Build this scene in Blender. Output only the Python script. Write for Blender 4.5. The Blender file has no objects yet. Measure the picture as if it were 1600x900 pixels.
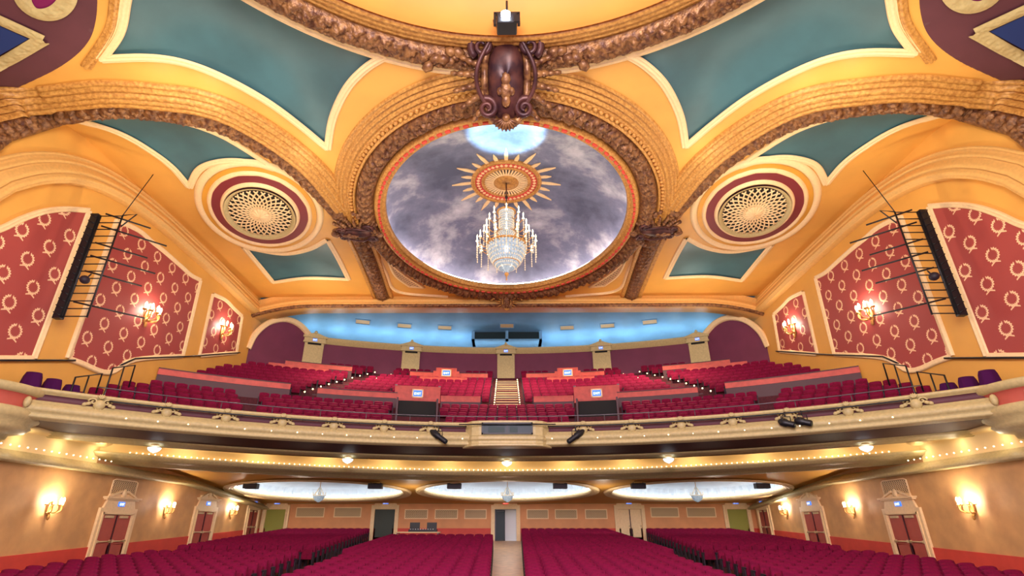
import bpy, bmesh, math, random
import numpy as np
from mathutils import Vector, Matrix
random.seed(7); RNG = np.random.RandomState(3)
PI = math.pi
SC = bpy.context.scene; COL = SC.collection

# ------------------------------------------------------------------ camera
F = 820.0; T = math.radians(24.5); PSI = 0.0089; PX = 785.0
fw = Vector((-math.sin(PSI)*math.cos(T), math.cos(PSI)*math.cos(T), math.sin(T)))
rt = Vector((math.cos(PSI), math.sin(PSI), 0)); up = rt.cross(fw)
cd = bpy.data.cameras.new('camera'); co = bpy.data.objects.new('camera', cd); COL.objects.link(co)
cd.sensor_width = 36; cd.lens = F/1600*36; cd.shift_x = (800-PX)/1600; cd.clip_end = 300; cd.clip_start = .1
co.matrix_world = Matrix(((rt.x, up.x, -fw.x, 0), (rt.y, up.y, -fw.y, 0), (rt.z, up.z, -fw.z, 0), (0, 0, 0, 1)))
SC.camera = co
def ray(px, py):
    return fw + rt*((px-PX)/F) + up*((450-py)/F)
def at_x(px, py, x):
    d = ray(px, py); return d*(x/d.x)
def at_y(px, py, y):
    d = ray(px, py); return d*(y/d.y)
def at_z(px, py, z):
    d = ray(px, py); return d*(z/d.z)
W = 18.4            # half width of the hall
D = 42.6            # distance of the back wall
CZ = 15.5           # height of the main ceiling
BY = 2.6            # centre of the balcony curves
BF = 23.7           # radius of the balcony front
def FZ(y): return -.95-.042*(42-y)
def S(x, y):        # main ceiling height: flat crown, sagging to the stage-side corners
    t = min(1, max(0, (18.5-y)/6.5)); t = t*t*(3-2*t)
    return CZ-1.5*t*min(1, abs(x)/W)**4
def at_S(px, py):
    d = ray(px, py); z = CZ
    for _ in range(12):
        p = d*(z/d.z); z = S(p.x, p.y)
    if abs(p.x) > W-.02: return at_x(px, py, math.copysign(W-.02, p.x))
    return Vector((p.x, p.y, z))
def SN(p):          # outward normal of ceiling, turning into the wall at the sides
    if abs(p.x) < W-.6: return Vector((0, 0, -1))
    t = min(1, (abs(p.x)-(W-.6))/.55); v = Vector((-math.copysign(t, p.x), 0, -(1-t)-.02)); return v.normalized()
def SZ(x, y, z=None): return S(x, y)

# ------------------------------------------------------------------ materials
def lin(c):
    c = c/255
    return c/12.92 if c <= .04045 else ((c+.055)/1.055)**2.4
def rgb(r, g, b): return (lin(r), lin(g), lin(b), 1)
def mat(name, c, rough=.6, metal=0, noise=0, nscale=3, bump=0, bscale=20, c2=None, emit=None, es=0, spec=.4, trans=0):
    m = bpy.data.materials.new(name); m.use_nodes = True; nt = m.node_tree; b = nt.nodes['Principled BSDF']
    b.inputs['Base Color'].default_value = rgb(*c); b.inputs['Roughness'].default_value = rough
    b.inputs['Metallic'].default_value = metal; b.inputs['Specular IOR Level'].default_value = spec
    b.inputs['Transmission Weight'].default_value = trans
    tc = nt.nodes.new('ShaderNodeTexCoord')
    if c2 is not None or noise:
        n = nt.nodes.new('ShaderNodeTexNoise'); n.inputs['Scale'].default_value = nscale; n.inputs['Detail'].default_value = 5
        nt.links.new(tc.outputs['Object'], n.inputs['Vector'])
        r = nt.nodes.new('ShaderNodeValToRGB'); r.color_ramp.elements[0].position = .35; r.color_ramp.elements[1].position = .65
        a = c2 if c2 is not None else tuple(v*(1-noise) for v in c)
        r.color_ramp.elements[0].color = rgb(*a); r.color_ramp.elements[1].color = rgb(*c)
        nt.links.new(n.outputs['Fac'], r.inputs['Fac']); nt.links.new(r.outputs['Color'], b.inputs['Base Color'])
    if bump:
        n2 = nt.nodes.new('ShaderNodeTexNoise'); n2.inputs['Scale'].default_value = bscale; n2.inputs['Detail'].default_value = 3
        nt.links.new(tc.outputs['Object'], n2.inputs['Vector'])
        bp = nt.nodes.new('ShaderNodeBump'); bp.inputs['Strength'].default_value = bump; bp.inputs['Distance'].default_value = .05
        nt.links.new(n2.outputs['Fac'], bp.inputs['Height']); nt.links.new(bp.outputs['Normal'], b.inputs['Normal'])
    if emit:
        b.inputs['Emission Color'].default_value = rgb(*emit); b.inputs['Emission Strength'].default_value = es
    return m
M = dict(
 yellow=mat('mustard_plaster', (226, 166, 76), .55, noise=.05, nscale=.5),
 yellow2=mat('deep_mustard_plaster', (222, 158, 52), .5, noise=.06, nscale=.6),
 cream=mat('cream_moulding', (244, 210, 156), .5, noise=.04, nscale=9),
 cream2=mat('stone_moulding', (196, 176, 122), .5, noise=.07, nscale=9),
 archgold=mat('pale_gold_moulding', (230, 178, 100), .5, noise=.05, nscale=9),
 domegold=mat('dome_ochre', (206, 138, 66), .6, noise=.05, nscale=.5),
 violet=mat('violet_cloth', (66, 16, 66), .85, spec=.1),
 cove=mat('cove_cream', (248, 216, 150), .6),
 blind=mat('grey_blind', (62, 76, 76), .7),
 gold=mat('gold_moulding', (208, 154, 78), .5, .1, c2=(166, 112, 50), nscale=9),
 bronze=mat('antique_bronze_leaf', (150, 104, 62), .4, .25, c2=(84, 48, 34), nscale=6, bump=.5, bscale=14),
 bronze2=mat('purple_bronze', (92, 52, 46), .42, .3, c2=(50, 27, 34), nscale=3),
 teal=mat('teal_plaster', (62, 102, 110), .5, noise=.16, nscale=.4),
 maroon=mat('maroon_paint', (120, 34, 42), .55),
 plum=mat('plum_paint', (92, 48, 58), .6, noise=.08, nscale=1),
 magenta=mat('magenta_paint', (120, 10, 80), .6),
 blue=mat('deep_blue_paint', (18, 42, 96), .6),
 tan=mat('tan_plaster', (214, 162, 102), .6, noise=.1, nscale=1.2),
 orange=mat('orange_plaster', (222, 152, 96), .6, noise=.06, nscale=1.2),
 dado=mat('coral_dado', (212, 72, 56), .6, noise=.05, nscale=2),
 floor=mat('dark_carpet', (84, 30, 38), .9, noise=.2, nscale=8),
 aisle=mat('beige_aisle_floor', (226, 184, 146), .45, noise=.12, nscale=3),
 skyblue=mat('sky_blue_plaster', (110, 168, 210), .6, noise=.1, nscale=.6),
 purple=mat('mulberry_wall', (112, 48, 74), .7, noise=.06, nscale=1),
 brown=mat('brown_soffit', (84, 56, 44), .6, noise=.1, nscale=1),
 wood=mat('red_wood', (196, 76, 62), .5, noise=.12, nscale=3),
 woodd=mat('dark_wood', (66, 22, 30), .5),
 doorred=mat('door_red', (184, 86, 70), .5, noise=.05),
 black=mat('black_metal', (22, 20, 24), .45),
 dark=mat('dark_opening', (26, 24, 22), .8),
 steel=mat('steel_pipe', (90, 84, 88), .35, .6),
 green=mat('green_door_paint', (150, 148, 62), .6),
 dgreen=mat('dark_green_door', (52, 58, 46), .5),
 seat=mat('red_velvet', (116, 6, 50), .85, noise=.15, nscale=9, spec=.15),
 seatd=mat('dark_red_velvet', (108, 5, 42), .85, noise=.15, nscale=9, spec=.15),
 blackplastic=mat('black_seat_shell', (34, 22, 34), .6),
 white=mat('white_paint', (230, 230, 228), .5),
 grille=mat('grille_bars', (208, 180, 130), .5),
 glass=mat('dark_glass', (34, 50, 54), .35, spec=.15),
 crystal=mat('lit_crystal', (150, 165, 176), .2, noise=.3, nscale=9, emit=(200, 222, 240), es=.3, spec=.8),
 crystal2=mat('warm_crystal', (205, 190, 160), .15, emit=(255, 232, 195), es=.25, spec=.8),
 bulb=mat('warm_bulb', (255, 240, 210), .3, emit=(255, 228, 180), es=5),
 bulbw=mat('white_bulb', (255, 255, 255), .3, emit=(225, 240, 255), es=1.6),
 lamp=mat('spot_lamp', (255, 255, 255), .3, emit=(220, 235, 255), es=40),
 led=mat('white_led', (255, 255, 255), .3, emit=(255, 240, 230), es=24),
 ledw=mat('warm_led', (255, 255, 255), .3, emit=(255, 205, 130), es=7),
 ledb=mat('cool_led', (255, 255, 255), .3, emit=(225, 238, 255), es=9),
 stepled=mat('step_light', (255, 255, 255), .3, emit=(255, 225, 150), es=5),
 signblue=mat('blue_sign', (40, 90, 200), .4, emit=(60, 120, 240), es=1.3),
 signred=mat('red_sign', (220, 60, 50), .4, emit=(250, 70, 60), es=1.2),
 signtext=mat('sign_text', (255, 255, 255), .4, emit=(255, 255, 255), es=1.6),
 paleglass=mat('pale_lit_plaster', (228, 234, 236), .5),
)
class NB:           # tiny node-expression helper
    def __init__(s, m): s.nt = m.node_tree
    def op(s, o, a, b=0, c=0):
        n = s.nt.nodes.new('ShaderNodeMath'); n.operation = o
        for i, v in enumerate((a, b, c)):
            if isinstance(v, (int, float)): n.inputs[i].default_value = v
            else: s.nt.links.new(v, n.inputs[i])
        return n.outputs[0]
def wreath_material():      # maroon wallpaper printed with staggered laurel wreaths tied with a bow
    m = mat('wreath_wallpaper', (150, 46, 44), .6); nb = NB(m); nt = m.node_tree; b = nt.nodes['Principled BSDF']
    tc = nt.nodes.new('ShaderNodeTexCoord'); sp = nt.nodes.new('ShaderNodeSeparateXYZ')
    nt.links.new(tc.outputs['Object'], sp.inputs[0]); y, z = sp.outputs['Y'], sp.outputs['Z']; o = nb.op
    def lattice(oy, oz):
        fy = o('MULTIPLY', o('SUBTRACT', o('FRACT', o('ADD', o('DIVIDE', y, 1.32), oy)), .5), 1.32)
        fz = o('MULTIPLY', o('SUBTRACT', o('FRACT', o('ADD', o('DIVIDE', z, 1.8), oz)), .5), 1.8)
        r = o('SQRT', o('ADD', o('MULTIPLY', fy, fy), o('MULTIPLY', fz, fz)))
        ang = o('ARCTAN2', fz, fy)
        wob = o('MULTIPLY', o('SINE', o('MULTIPLY', ang, 17)), .022)
        ring = o('LESS_THAN', o('ABSOLUTE', o('SUBTRACT', o('ADD', r, wob), .24)), .042)
        gap = o('GREATER_THAN', o('ABSOLUTE', o('SUBTRACT', ang, PI/2)), .16)
        ring = o('MULTIPLY', ring, gap)
        ay = o('ABSOLUTE', fy)                                   # ribbon tails below
        line = o('ABSOLUTE', o('ADD', o('ADD', fz, .27), o('MULTIPLY', ay, .45)))
        bow = o('MULTIPLY', o('LESS_THAN', line, .028), o('LESS_THAN', ay, .2))
        return o('MAXIMUM', ring, bow)
    f = o('MAXIMUM', lattice(.1, .3), lattice(.6, .8))
    mx = nt.nodes.new('ShaderNodeMix'); mx.data_type = 'RGBA'
    nt.links.new(f, mx.inputs['Factor']); mx.inputs[6].default_value = rgb(160, 66, 60); mx.inputs[7].default_value = rgb(240, 196, 150)
    nt.links.new(mx.outputs[2], b.inputs['Base Color']); return m
M['wreath'] = wreath_material()
def cloud_material():       # painted night sky with clouds in the big dome
    m = mat('painted_cloud_sky', (90, 90, 110), .7); nt = m.node_tree; b = nt.nodes['Principled BSDF']
    tc = nt.nodes.new('ShaderNodeTexCoord'); mp = nt.nodes.new('ShaderNodeMapping'); mp.inputs['Scale'].default_value = (.22, .22, .22)
    nt.links.new(tc.outputs['Object'], mp.inputs[0])
    n = nt.nodes.new('ShaderNodeTexNoise'); n.inputs['Scale'].default_value = 1.6; n.inputs['Detail'].default_value = 9; n.inputs['Roughness'].default_value = .62; n.inputs['Distortion'].default_value = .15
    nt.links.new(mp.outputs[0], n.inputs['Vector'])
    r = nt.nodes.new('ShaderNodeValToRGB'); e = r.color_ramp.elements
    e[0].position = .34; e[0].color = rgb(80, 88, 112); e[1].position = .76; e[1].color = rgb(214, 216, 224)
    x = e.new(.52); x.color = rgb(114, 120, 146)
    nt.links.new(n.outputs['Fac'], r.inputs['Fac']); nt.links.new(r.outputs['Color'], b.inputs['Base Color']); return m
M['cloud'] = cloud_material()
def grid_material(name, c1, c2, s, axes=(0, 2), thr=.12):   # fine lattice of a grille
    m = mat(name, c1, .5); nb = NB(m); nt = m.node_tree; o = nb.op; b = nt.nodes['Principled BSDF']
    tc = nt.nodes.new('ShaderNodeTexCoord'); sp = nt.nodes.new('ShaderNodeSeparateXYZ'); nt.links.new(tc.outputs['Object'], sp.inputs[0])
    a, c = sp.outputs[axes[0]], sp.outputs[axes[1]]
    p = o('ABSOLUTE', o('SUBTRACT', o('FRACT', o('DIVIDE', o('ADD', a, c), s)), .5)); q = o('ABSOLUTE', o('SUBTRACT', o('FRACT', o('DIVIDE', o('SUBTRACT', a, c), s)), .5))
    f = o('LESS_THAN', o('MINIMUM', p, q), thr)
    mx = nt.nodes.new('ShaderNodeMix'); mx.data_type = 'RGBA'; nt.links.new(f, mx.inputs['Factor']); mx.inputs[6].default_value = rgb(*c1); mx.inputs[7].default_value = rgb(*c2)
    nt.links.new(mx.outputs[2], b.inputs['Base Color']); return m
M['gr_xz'] = grid_material('grille_xz', (110, 84, 50), (214, 180, 128), .14, (0, 2), .17)
M['gr_yz'] = grid_material('grille_yz', (84, 70, 40), (200, 170, 110), .16, (1, 2), .15)
M['gr_xy'] = grid_material('grille_xy', (120, 92, 70), (214, 176, 128), .3, (0, 1), .2)

# ------------------------------------------------------------------ mesh helpers
def link(name, me, m=None, parent=None, smooth=False):
    o = bpy.data.objects.new(name, me); COL.objects.link(o)
    if m is not None and len(me.materials) == 0:
        for k in (m if isinstance(m, (list, tuple)) else [m]): me.materials.append(M[k])
    if parent: o.parent = parent
    if smooth:
        for p in me.polygons: p.use_smooth = True
    return o
def from_py(name, v, f, m, parent=None, smooth=False):
    me = bpy.data.meshes.new(name); me.from_pydata([tuple(p) for p in v], [], f); me.update()
    return link(name, me, m, parent, smooth)
def from_bm(name, bm, m, parent=None, smooth=False):
    me = bpy.data.meshes.new(name); bmesh.ops.recalc_face_normals(bm, faces=bm.faces); bm.to_mesh(me); bm.free()
    return link(name, me, m, parent, smooth)
def tag(o, label, cat, group=None, kind=None):
    o['label'] = label; o['category'] = cat
    if group: o['group'] = group
    if kind: o['kind'] = kind
    return o
def struct(o): o['kind'] = 'structure'; return o
def empty(name, loc=(0, 0, 0), rz=0):
    o = bpy.data.objects.new(name, None); COL.objects.link(o); o.location = loc; o.rotation_euler = (0, 0, rz); o.empty_display_size = .1; return o
def box(bm, x0, x1, y0, y1, z0, z1, mt=None, mi=0):
    vs = [bm.verts.new(Vector(p) if mt is None else mt @ Vector(p)) for p in ((x0,y0,z0),(x1,y0,z0),(x1,y1,z0),(x0,y1,z0),(x0,y0,z1),(x1,y0,z1),(x1,y1,z1),(x0,y1,z1))]
    for q in ((0,3,2,1),(4,5,6,7),(0,1,5,4),(1,2,6,5),(2,3,7,6),(3,0,4,7)):
        f = bm.faces.new([vs[i] for i in q]); f.material_index = mi
def bevel(bm, w, seg=2):
    bmesh.ops.bevel(bm, geom=list(bm.edges), offset=w, segments=seg, affect='EDGES', profile=.5)
def tube(bm, pts, r, n=8, caps=True, closed=False, mi=0):
    pts = [Vector(p) for p in pts]; N = len(pts); rings = []
    rr = r if isinstance(r, (list, tuple)) else [r]*N
    prev = None
    for i, p in enumerate(pts):
        a = pts[(i-1) % N] if (closed or i > 0) else p; b = pts[(i+1) % N] if (closed or i < N-1) else p
        t = (b-a).normalized() if (b-a).length > 1e-9 else Vector((0, 0, 1))
        if prev is None:
            h = Vector((0, 0, 1)) if abs(t.z) < .9 else Vector((1, 0, 0)); s = t.cross(h).normalized()
        else: s = (prev - t*prev.dot(t)).normalized()
        prev = s; w = t.cross(s)
        rings.append([bm.verts.new(p + (s*math.cos(2*PI*k/n)+w*math.sin(2*PI*k/n))*rr[i]) for k in range(n)])
    for i in range(N if closed else N-1):
        A, B = rings[i], rings[(i+1) % N]
        for k in range(n):
            f = bm.faces.new((A[k], A[(k+1) % n], B[(k+1) % n], B[k])); f.smooth = True; f.material_index = mi
    if caps and not closed:
        try: bm.faces.new(rings[0][::-1]).material_index = mi; bm.faces.new(rings[-1]).material_index = mi
        except ValueError: pass
def lathe(bm, prof, n=24, c=(0, 0, 0), a0=0, a1=2*PI, sx=1, sy=1, mi=0):
    full = abs(a1-a0-2*PI) < 1e-6; cols = n if full else n+1; c = Vector(c); g = []
    for k in range(cols):
        a = a0+(a1-a0)*k/n
        g.append([bm.verts.new(c+Vector((r*math.cos(a)*sx, r*math.sin(a)*sy, z))) for r, z in prof])
    for k in range(n):
        A, B = g[k], g[(k+1) % cols]
        for i in range(len(prof)-1):
            q = [A[i], B[i], B[i+1], A[i+1]]
            f = bm.faces.new(q); f.smooth = True; f.material_index = mi
def blob(bm, c, sx, sy, sz, mt=None, u=8, v=6, mi=0):
    m = Matrix.Translation(Vector(c)) @ (mt if mt is not None else Matrix.Identity(4)) @ Matrix.Diagonal((sx, sy, sz, 1))
    r = bmesh.ops.create_uvsphere(bm, u_segments=u, v_segments=v, radius=1, matrix=m)
    for vv in r['verts']:
        for f in vv.link_faces: f.smooth = True; f.material_index = mi
def catmull(pts, sub=8, closed=False):
    pts = [Vector(p) for p in pts]; N = len(pts); out = []
    for i in range(N if closed else N-1):
        p1, p2 = pts[i], pts[(i+1) % N]
        p0 = pts[(i-1) % N] if (closed or i > 0) else p1*2-p2
        p3 = pts[(i+2) % N] if (closed or i < N-2) else p2*2-p1
        for k in range(sub):
            t = k/sub
            out.append(.5*((2*p1)+(p2-p0)*t+(2*p0-5*p1+4*p2-p3)*t*t+(3*p1-p0-3*p2+p3)*t**3))
    if not closed: out.append(pts[-1])
    return out
def resample(pts, step, closed=False):
    P = pts+[pts[0]] if closed else pts
    L = [0]
    for i in range(1, len(P)): L.append(L[-1]+(P[i]-P[i-1]).length)
    n = max(2, int(round(L[-1]/step))); out = []; j = 0
    for k in range(n if closed else n+1):
        s = L[-1]*k/n
        while j < len(L)-2 and L[j+1] < s: j += 1
        t = (s-L[j])/max(1e-9, L[j+1]-L[j]); out.append(P[j].lerp(P[j+1], t))
    return out, L[-1]
# sweep a moulding profile [(across, out)] along a path; relief(u_metres, across) adds to "out"
def sweep(bm, path, nrm, prof, step=.25, closed=False, relief=None, flip=1, mi=0, mis=None, zfun=None, across_fix=None):
    pts, L = resample([Vector(p) for p in path], step, closed); N = len(pts); g = []
    for i, p in enumerate(pts):
        a = pts[(i-1) % N] if (closed or i > 0) else p; b = pts[(i+1) % N] if (closed or i < N-1) else p
        t = (b-a).normalized(); nn = nrm if isinstance(nrm, Vector) else nrm(p)
        s = t.cross(nn).normalized()*flip; u = L*i/(N if closed else N-1); row = []
        for (q, d) in prof:
            h = d+(relief(u, q) if relief else 0); r = p+s*q
            if zfun and abs(p.x) < W-1.2: r.z = zfun(r.x, r.y)
            if abs(r.x) > W-.01 and zfun: r.x = math.copysign(W-.01, r.x)
            row.append(bm.verts.new(r+nn*h))
        g.append(row)
    for i in range(N if closed else N-1):
        A, B = g[i], g[(i+1) % N]
        for k in range(len(prof)-1):
            f = bm.faces.new((A[k], B[k], B[k+1], A[k+1])); f.smooth = True; f.material_index = mis[k] if mis else mi
DN = Vector((0, 0, -1))
def wide(a, b, n, base, shape=None):
    return [(a+(b-a)*k/n, base+(shape(k/n) if shape else 0)) for k in range(n+1)]
def leafy(a, b, h=.16, lam=.42):
    def f(u, q):
        if q < a or q > b: return 0
        v = (q-a)/(b-a); e = math.sin(PI*v)**.5
        w = abs(math.sin(PI*(u/lam-1.1*abs(v-.5))))
        w2 = abs(math.sin(PI*(u/(lam*.5)+2.3*v)))
        big = .5+.5*math.cos(2*PI*u/(lam*6))
        x1 = math.sin(2*PI*u/(lam*.37)+9*v)*math.sin(11*v+2.1*math.sin(7*u)); x2 = math.sin(17.3*u+5*math.sin(9*v))*math.sin(23*v+3.1*u)
        return e*h*(.5*w+.3*w2*w+.4*big**6+.32*max(0, x1)+.25*x2)
    return f
def beads(a, b, h=.07, lam=.26):
    def f(u, q):
        if q < a-1e-6 or q > b+1e-6: return 0
        v = (q-a)/(b-a); return h*math.sin(PI*min(1, max(0, v)))*abs(math.sin(PI*u/lam))
    return f
def addf(*fs): return lambda u, q: sum(f(u, q) for f in fs)
RIBP = [(-.17, 0), (-.16, .06), (-.1, .1), (-.07, .06), (-.03, .13), (.03, .13), (.07, .06), (.1, .1), (.16, .06), (.17, 0)]
def mirror(pts): return [Vector((-p.x, p.y, p.z)) for p in pts]

# ------------------------------------------------------------------ ceiling regions, traced on the ceiling surface
def seg(px): return catmull([at_S(*p) for p in px], 6)
TEALA = [seg([(158, 92), (240, 90), (300, 101), (360, 126), (420, 160), (470, 197), (512, 232)]),
         seg([(512, 232), (520, 185), (542, 138), (572, 106), (604, 86)]),
         seg([(604, 86), (520, 52), (460, 22), (400, -12), (350, -50)]),
         seg([(350, -50), (280, -62), (205, -50)]),
         seg([(205, -50), (196, 0), (186, 50), (158, 92)])]
TEALB = [seg([(116, 186), (200, 178), (270, 186), (340, 208), (400, 243), (428, 264)]),
         seg([(428, 264), (385, 252), (345, 252), (312, 264), (296, 292)]),
         seg([(296, 292), (268, 260), (230, 232), (180, 205), (116, 186)])]
TEALC = [seg([(381, 386), (403, 412), (427, 441)]), seg([(427, 441), (480, 434), (545, 436)]),
         seg([(545, 436), (528, 402), (512, 374)]), seg([(512, 374), (480, 390), (440, 396), (381, 386)])]
PLUM = [seg([(148, -60), (152, -20), (150, 30), (138, 65), (108, 95), (60, 122), (0, 147), (-60, 168)]), seg([(-60, 168), (-80, 60), (-60, -60)]), seg([(-60, -60), (40, -70), (148, -60)])]
TRI = [seg([(607, 408), (618, 430), (640, 447)]), seg([(640, 447), (663, 449)]), seg([(663, 449), (633, 430), (607, 408)])]
def poly(segs):
    out = []
    for s in segs: out += s[:-1]
    return out
def inside(poly2, X, Y):
    ins = np.zeros(X.shape, bool); n = len(poly2)
    for i in range(n):
        x1, y1 = poly2[i]; x2, y2 = poly2[(i+1) % n]
        if y1 == y2: continue
        c = ((y1 > Y) != (y2 > Y)) & (X < (x2-x1)*(Y-y1)/(y2-y1)+x1); ins ^= c
    return ins
def dist(poly2, X, Y):
    d = np.full(X.shape, 1e9); n = len(poly2)
    for i in range(n):
        x1, y1 = poly2[i]; x2, y2 = poly2[(i+1) % n]; dx, dy = x2-x1, y2-y1; L = dx*dx+dy*dy
        if L < 1e-12: continue
        t = np.clip(((X-x1)*dx+(Y-y1)*dy)/L, 0, 1); d = np.minimum(d, np.hypot(X-x1-t*dx, Y-y1-t*dy))
    return d
P2 = lambda s: [(p.x, p.y) for p in poly(s)]
G = .1; xs = np.arange(-W, 1e-6, G); xs[-1] = 0 if abs(xs[-1]) < .06 else xs[-1]
ys = np.arange(8, 35.61, G); X, Y = np.meshgrid(xs, ys, indexing='ij')
tt = np.clip((18.5-Y)/6.5, 0, 1); tt = tt*tt*(3-2*tt); Z = CZ-1.5*tt*np.minimum(1, np.abs(X)/W)**4
pp_ = np.array([(p.x, p.y) for p in resample(poly(PLUM)+[poly(PLUM)[0]], .02)[0]])   # pull nearby grid points onto the paint edge
for i_, j_ in zip(*np.nonzero(dist(P2(PLUM), X, Y) < .072)):
    dd_ = (pp_[:, 0]-X[i_, j_])**2+(pp_[:, 1]-Y[i_, j_])**2; q_ = dd_.argmin()
    if 0 < i_: X[i_, j_], Y[i_, j_] = pp_[q_]
REG = np.zeros((len(xs)-1, len(ys)-1), int)
Xc = (X[:-1, :-1]+X[1:, 1:]+X[1:, :-1]+X[:-1, 1:])/4; Yc = (Y[:-1, :-1]+Y[1:, 1:]+Y[1:, :-1]+Y[:-1, 1:])/4
for idx, (sg, dep, sc_) in enumerate(((TEALA, 1.1, 1.6), (TEALB, .5, .9), (TEALC, .5, .8))):
    p2 = P2(sg); ins = inside(p2, X, Y); d = dist(p2, X, Y)
    dz_ = np.where(ins, dep*(1-np.exp(-d/sc_)), 0)
    for _ in range(120):
        av = (np.roll(dz_, 1, 0)+np.roll(dz_, -1, 0)+np.roll(dz_, 1, 1)+np.roll(dz_, -1, 1))/4; dz_ = np.where(ins & (d > .15), av, dz_)
    Z += dz_; REG[inside(p2, Xc, Yc)] = 1+idx
REG[inside(P2(PLUM), Xc, Yc)] = 4
DCX, DCY, DA, DB = 0, 25.2, 6.5, 8.2       # dome opening (oval)
KS = DB/DA
hole = (Xc/(DA+.8))**2+((Yc-DCY)/(DB+.9))**2 < 1
hole |= (Xc**2+(Yc-2.1)**2) < 11.2**2
def region_mesh(name, mask, m, sgn, parent):
    idm = -np.ones(X.shape, int); vs = []; fs = []
    ii, jj = np.nonzero(mask)
    for i, j in zip(ii, jj):
        q = []
        for a, b in ((i, j), (i+1, j), (i+1, j+1), (i, j+1)):
            if idm[a, b] < 0: idm[a, b] = len(vs); vs.append((sgn*X[a, b], Y[a, b], Z[a, b]))
            q.append(int(idm[a, b]))
        fs.append(q if sgn < 0 else q[::-1])
    return from_py(name, vs, fs, m, parent, True)
ceil = None
for sgn in (1, -1):
    o = region_mesh('ceiling', (REG == 0) & ~hole, 'yellow', sgn, None); struct(o)
    for r, nm, mm in ((1, 'teal_panel', 'teal'), (2, 'teal_panel', 'teal'), (3, 'teal_panel', 'teal'), (4, 'plum_panel', 'plum')):
        region_mesh(nm, (REG == r) & ~hole, mm, sgn, o)
    # panel mouldings
    for sg in (TEALA, TEALB, TEALC):
        bm = bmesh.new()
        for s_ in sg:
            pa = s_ if sgn == 1 else mirror(s_)
            sweep(bm, pa, DN, RIBP, .2, zfun=S)
        from_bm('panel_moulding', bm, 'cream', o, True)
    bm = bmesh.new()                                          # second rib beside the tall teal panel
    s_ = seg([(190, -50), (181, 0), (172, 48), (135, 104)]); sweep(bm, s_ if sgn == 1 else mirror(s_), DN, RIBP, .2, zfun=S)
    from_bm('panel_moulding', bm, 'gold', o, True)
    # grille triangle beside the dome with its frames
    tri = poly(TRI); tri = tri if sgn == 1 else mirror(tri)
    me = bpy.data.meshes.new('grille'); me.from_pydata([(p.x, p.y, CZ-.03) for p in tri], [], [list(range(len(tri)))]); g = link('grille', me, 'gr_xy', o)
    bm = bmesh.new()
    for s_ in TRI: sweep(bm, s_ if sgn == 1 else mirror(s_), DN, [(-.1, 0), (-.08, .09), (.08, .09), (.1, 0)], .3, zfun=S)
    from_bm('grille_frame', bm, 'cream', o)
    bm = bmesh.new()
    s_ = seg([(590, 398), (603, 425), (622, 455), (700, 463)]); sweep(bm, s_ if sgn == 1 else mirror(s_), DN, [(-.12, 0), (-.1, .1), (0, .15), (.1, .1), (.12, 0)], .3, zfun=S)
    from_bm('panel_moulding', bm, 'cream', o)
    # blue pointed panel and small oval in the plum corner
    bl = [at_S(*p) for p in ((-70, 8), (45, 60), (-70, 125))]; bl = bl if sgn == 1 else mirror(bl)
    me = bpy.data.meshes.new('blue_panel'); me.from_pydata([(p.x, p.y, p.z-.03) for p in bl], [], [[0, 1, 2]]); link('blue_panel', me, 'blue', o)
    bm = bmesh.new()
    for a, b in (((-70, -2), (68, 60)), ((68, 60), (-70, 138))):
        s_ = seg([a, ((a[0]+b[0])/2, (a[1]+b[1])/2), b]); sweep(bm, s_ if sgn == 1 else mirror(s_), DN, wide(-.2, .2, 10, .06), .07, zfun=S, relief=leafy(-.16, .16, .07, .2))
    from_bm('panel_border', bm, 'cream2', o, True)
    oc = at_S(72, -14); ea = at_S(118, -14)-oc; eb = at_S(72, 30)-oc
    bm = bmesh.new(); ring = [oc+ea*math.cos(a)*.8+eb*math.sin(a)*.8 for a in np.linspace(0, 2*PI, 40, endpoint=False)]
    ring = ring if sgn == 1 else mirror(ring)
    sweep(bm, ring, DN, wide(-.22, .22, 10, .06), .08, closed=True, zfun=S, relief=leafy(-.18, .18, .07, .2)); from_bm('oval_border', bm, 'cream2', o, True)
    me = bpy.data.meshes.new('oval_panel'); me.from_pydata([(p.x, p.y, S(p.x, p.y)-.03) for p in ring], [], [list(range(40))]); link('oval_panel', me, 'magenta', o)
    # ---- great diagonal ornamental arch and the straight beam behind it
    band = seg([(0, 200), (50, 186), (100, 175), (170, 167), (250, 172), (310, 181), (360, 198), (410, 224), (460, 259), (505, 303), (548, 350)])
    beam = seg([(548, 345), (572, 392), (602, 472)])
    mould = seg([(0, 162), (50, 150), (100, 146), (170, 140), (250, 145), (310, 153), (360, 169), (410, 196), (460, 231), (500, 268), (540, 320)])
    band = catmull([Vector((-W+.02, 13.6, 8.6)), Vector((-W+.02, 13.9, 10.5)), Vector((-W+.02, 14.4, 12.1)), band[0]], 6)[:-1]+band
    mould = catmull([Vector((-W+.02, 12.7, 8.6)), Vector((-W+.02, 13.0, 10.8)), Vector((-W+.02, 13.6, 12.8)), mould[0]], 6)[:-1]+mould
    if sgn < 0: band, mould, beam = mirror(band), mirror(mould), mirror(beam)
    t = struct(empty('trim_1' if sgn == 1 else 'trim_2'))
    bm = bmesh.new(); sh = lambda v: .2*math.sin(PI*v)**.35
    sweep(bm, band, SN, wide(-.52, .52, 22, .1, sh), .05, zfun=S, relief=leafy(-.45, .45, .2, .5)); from_bm('leaf_band', bm, 'bronze', t, True)
    bm = bmesh.new(); sweep(bm, beam, DN, wide(-.5, .5, 20, .1, sh), .05, zfun=S, relief=leafy(-.45, .45, .2, .5))
    from_bm('leaf_band', bm, 'bronze', t, True)
    bm = bmesh.new()
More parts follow.
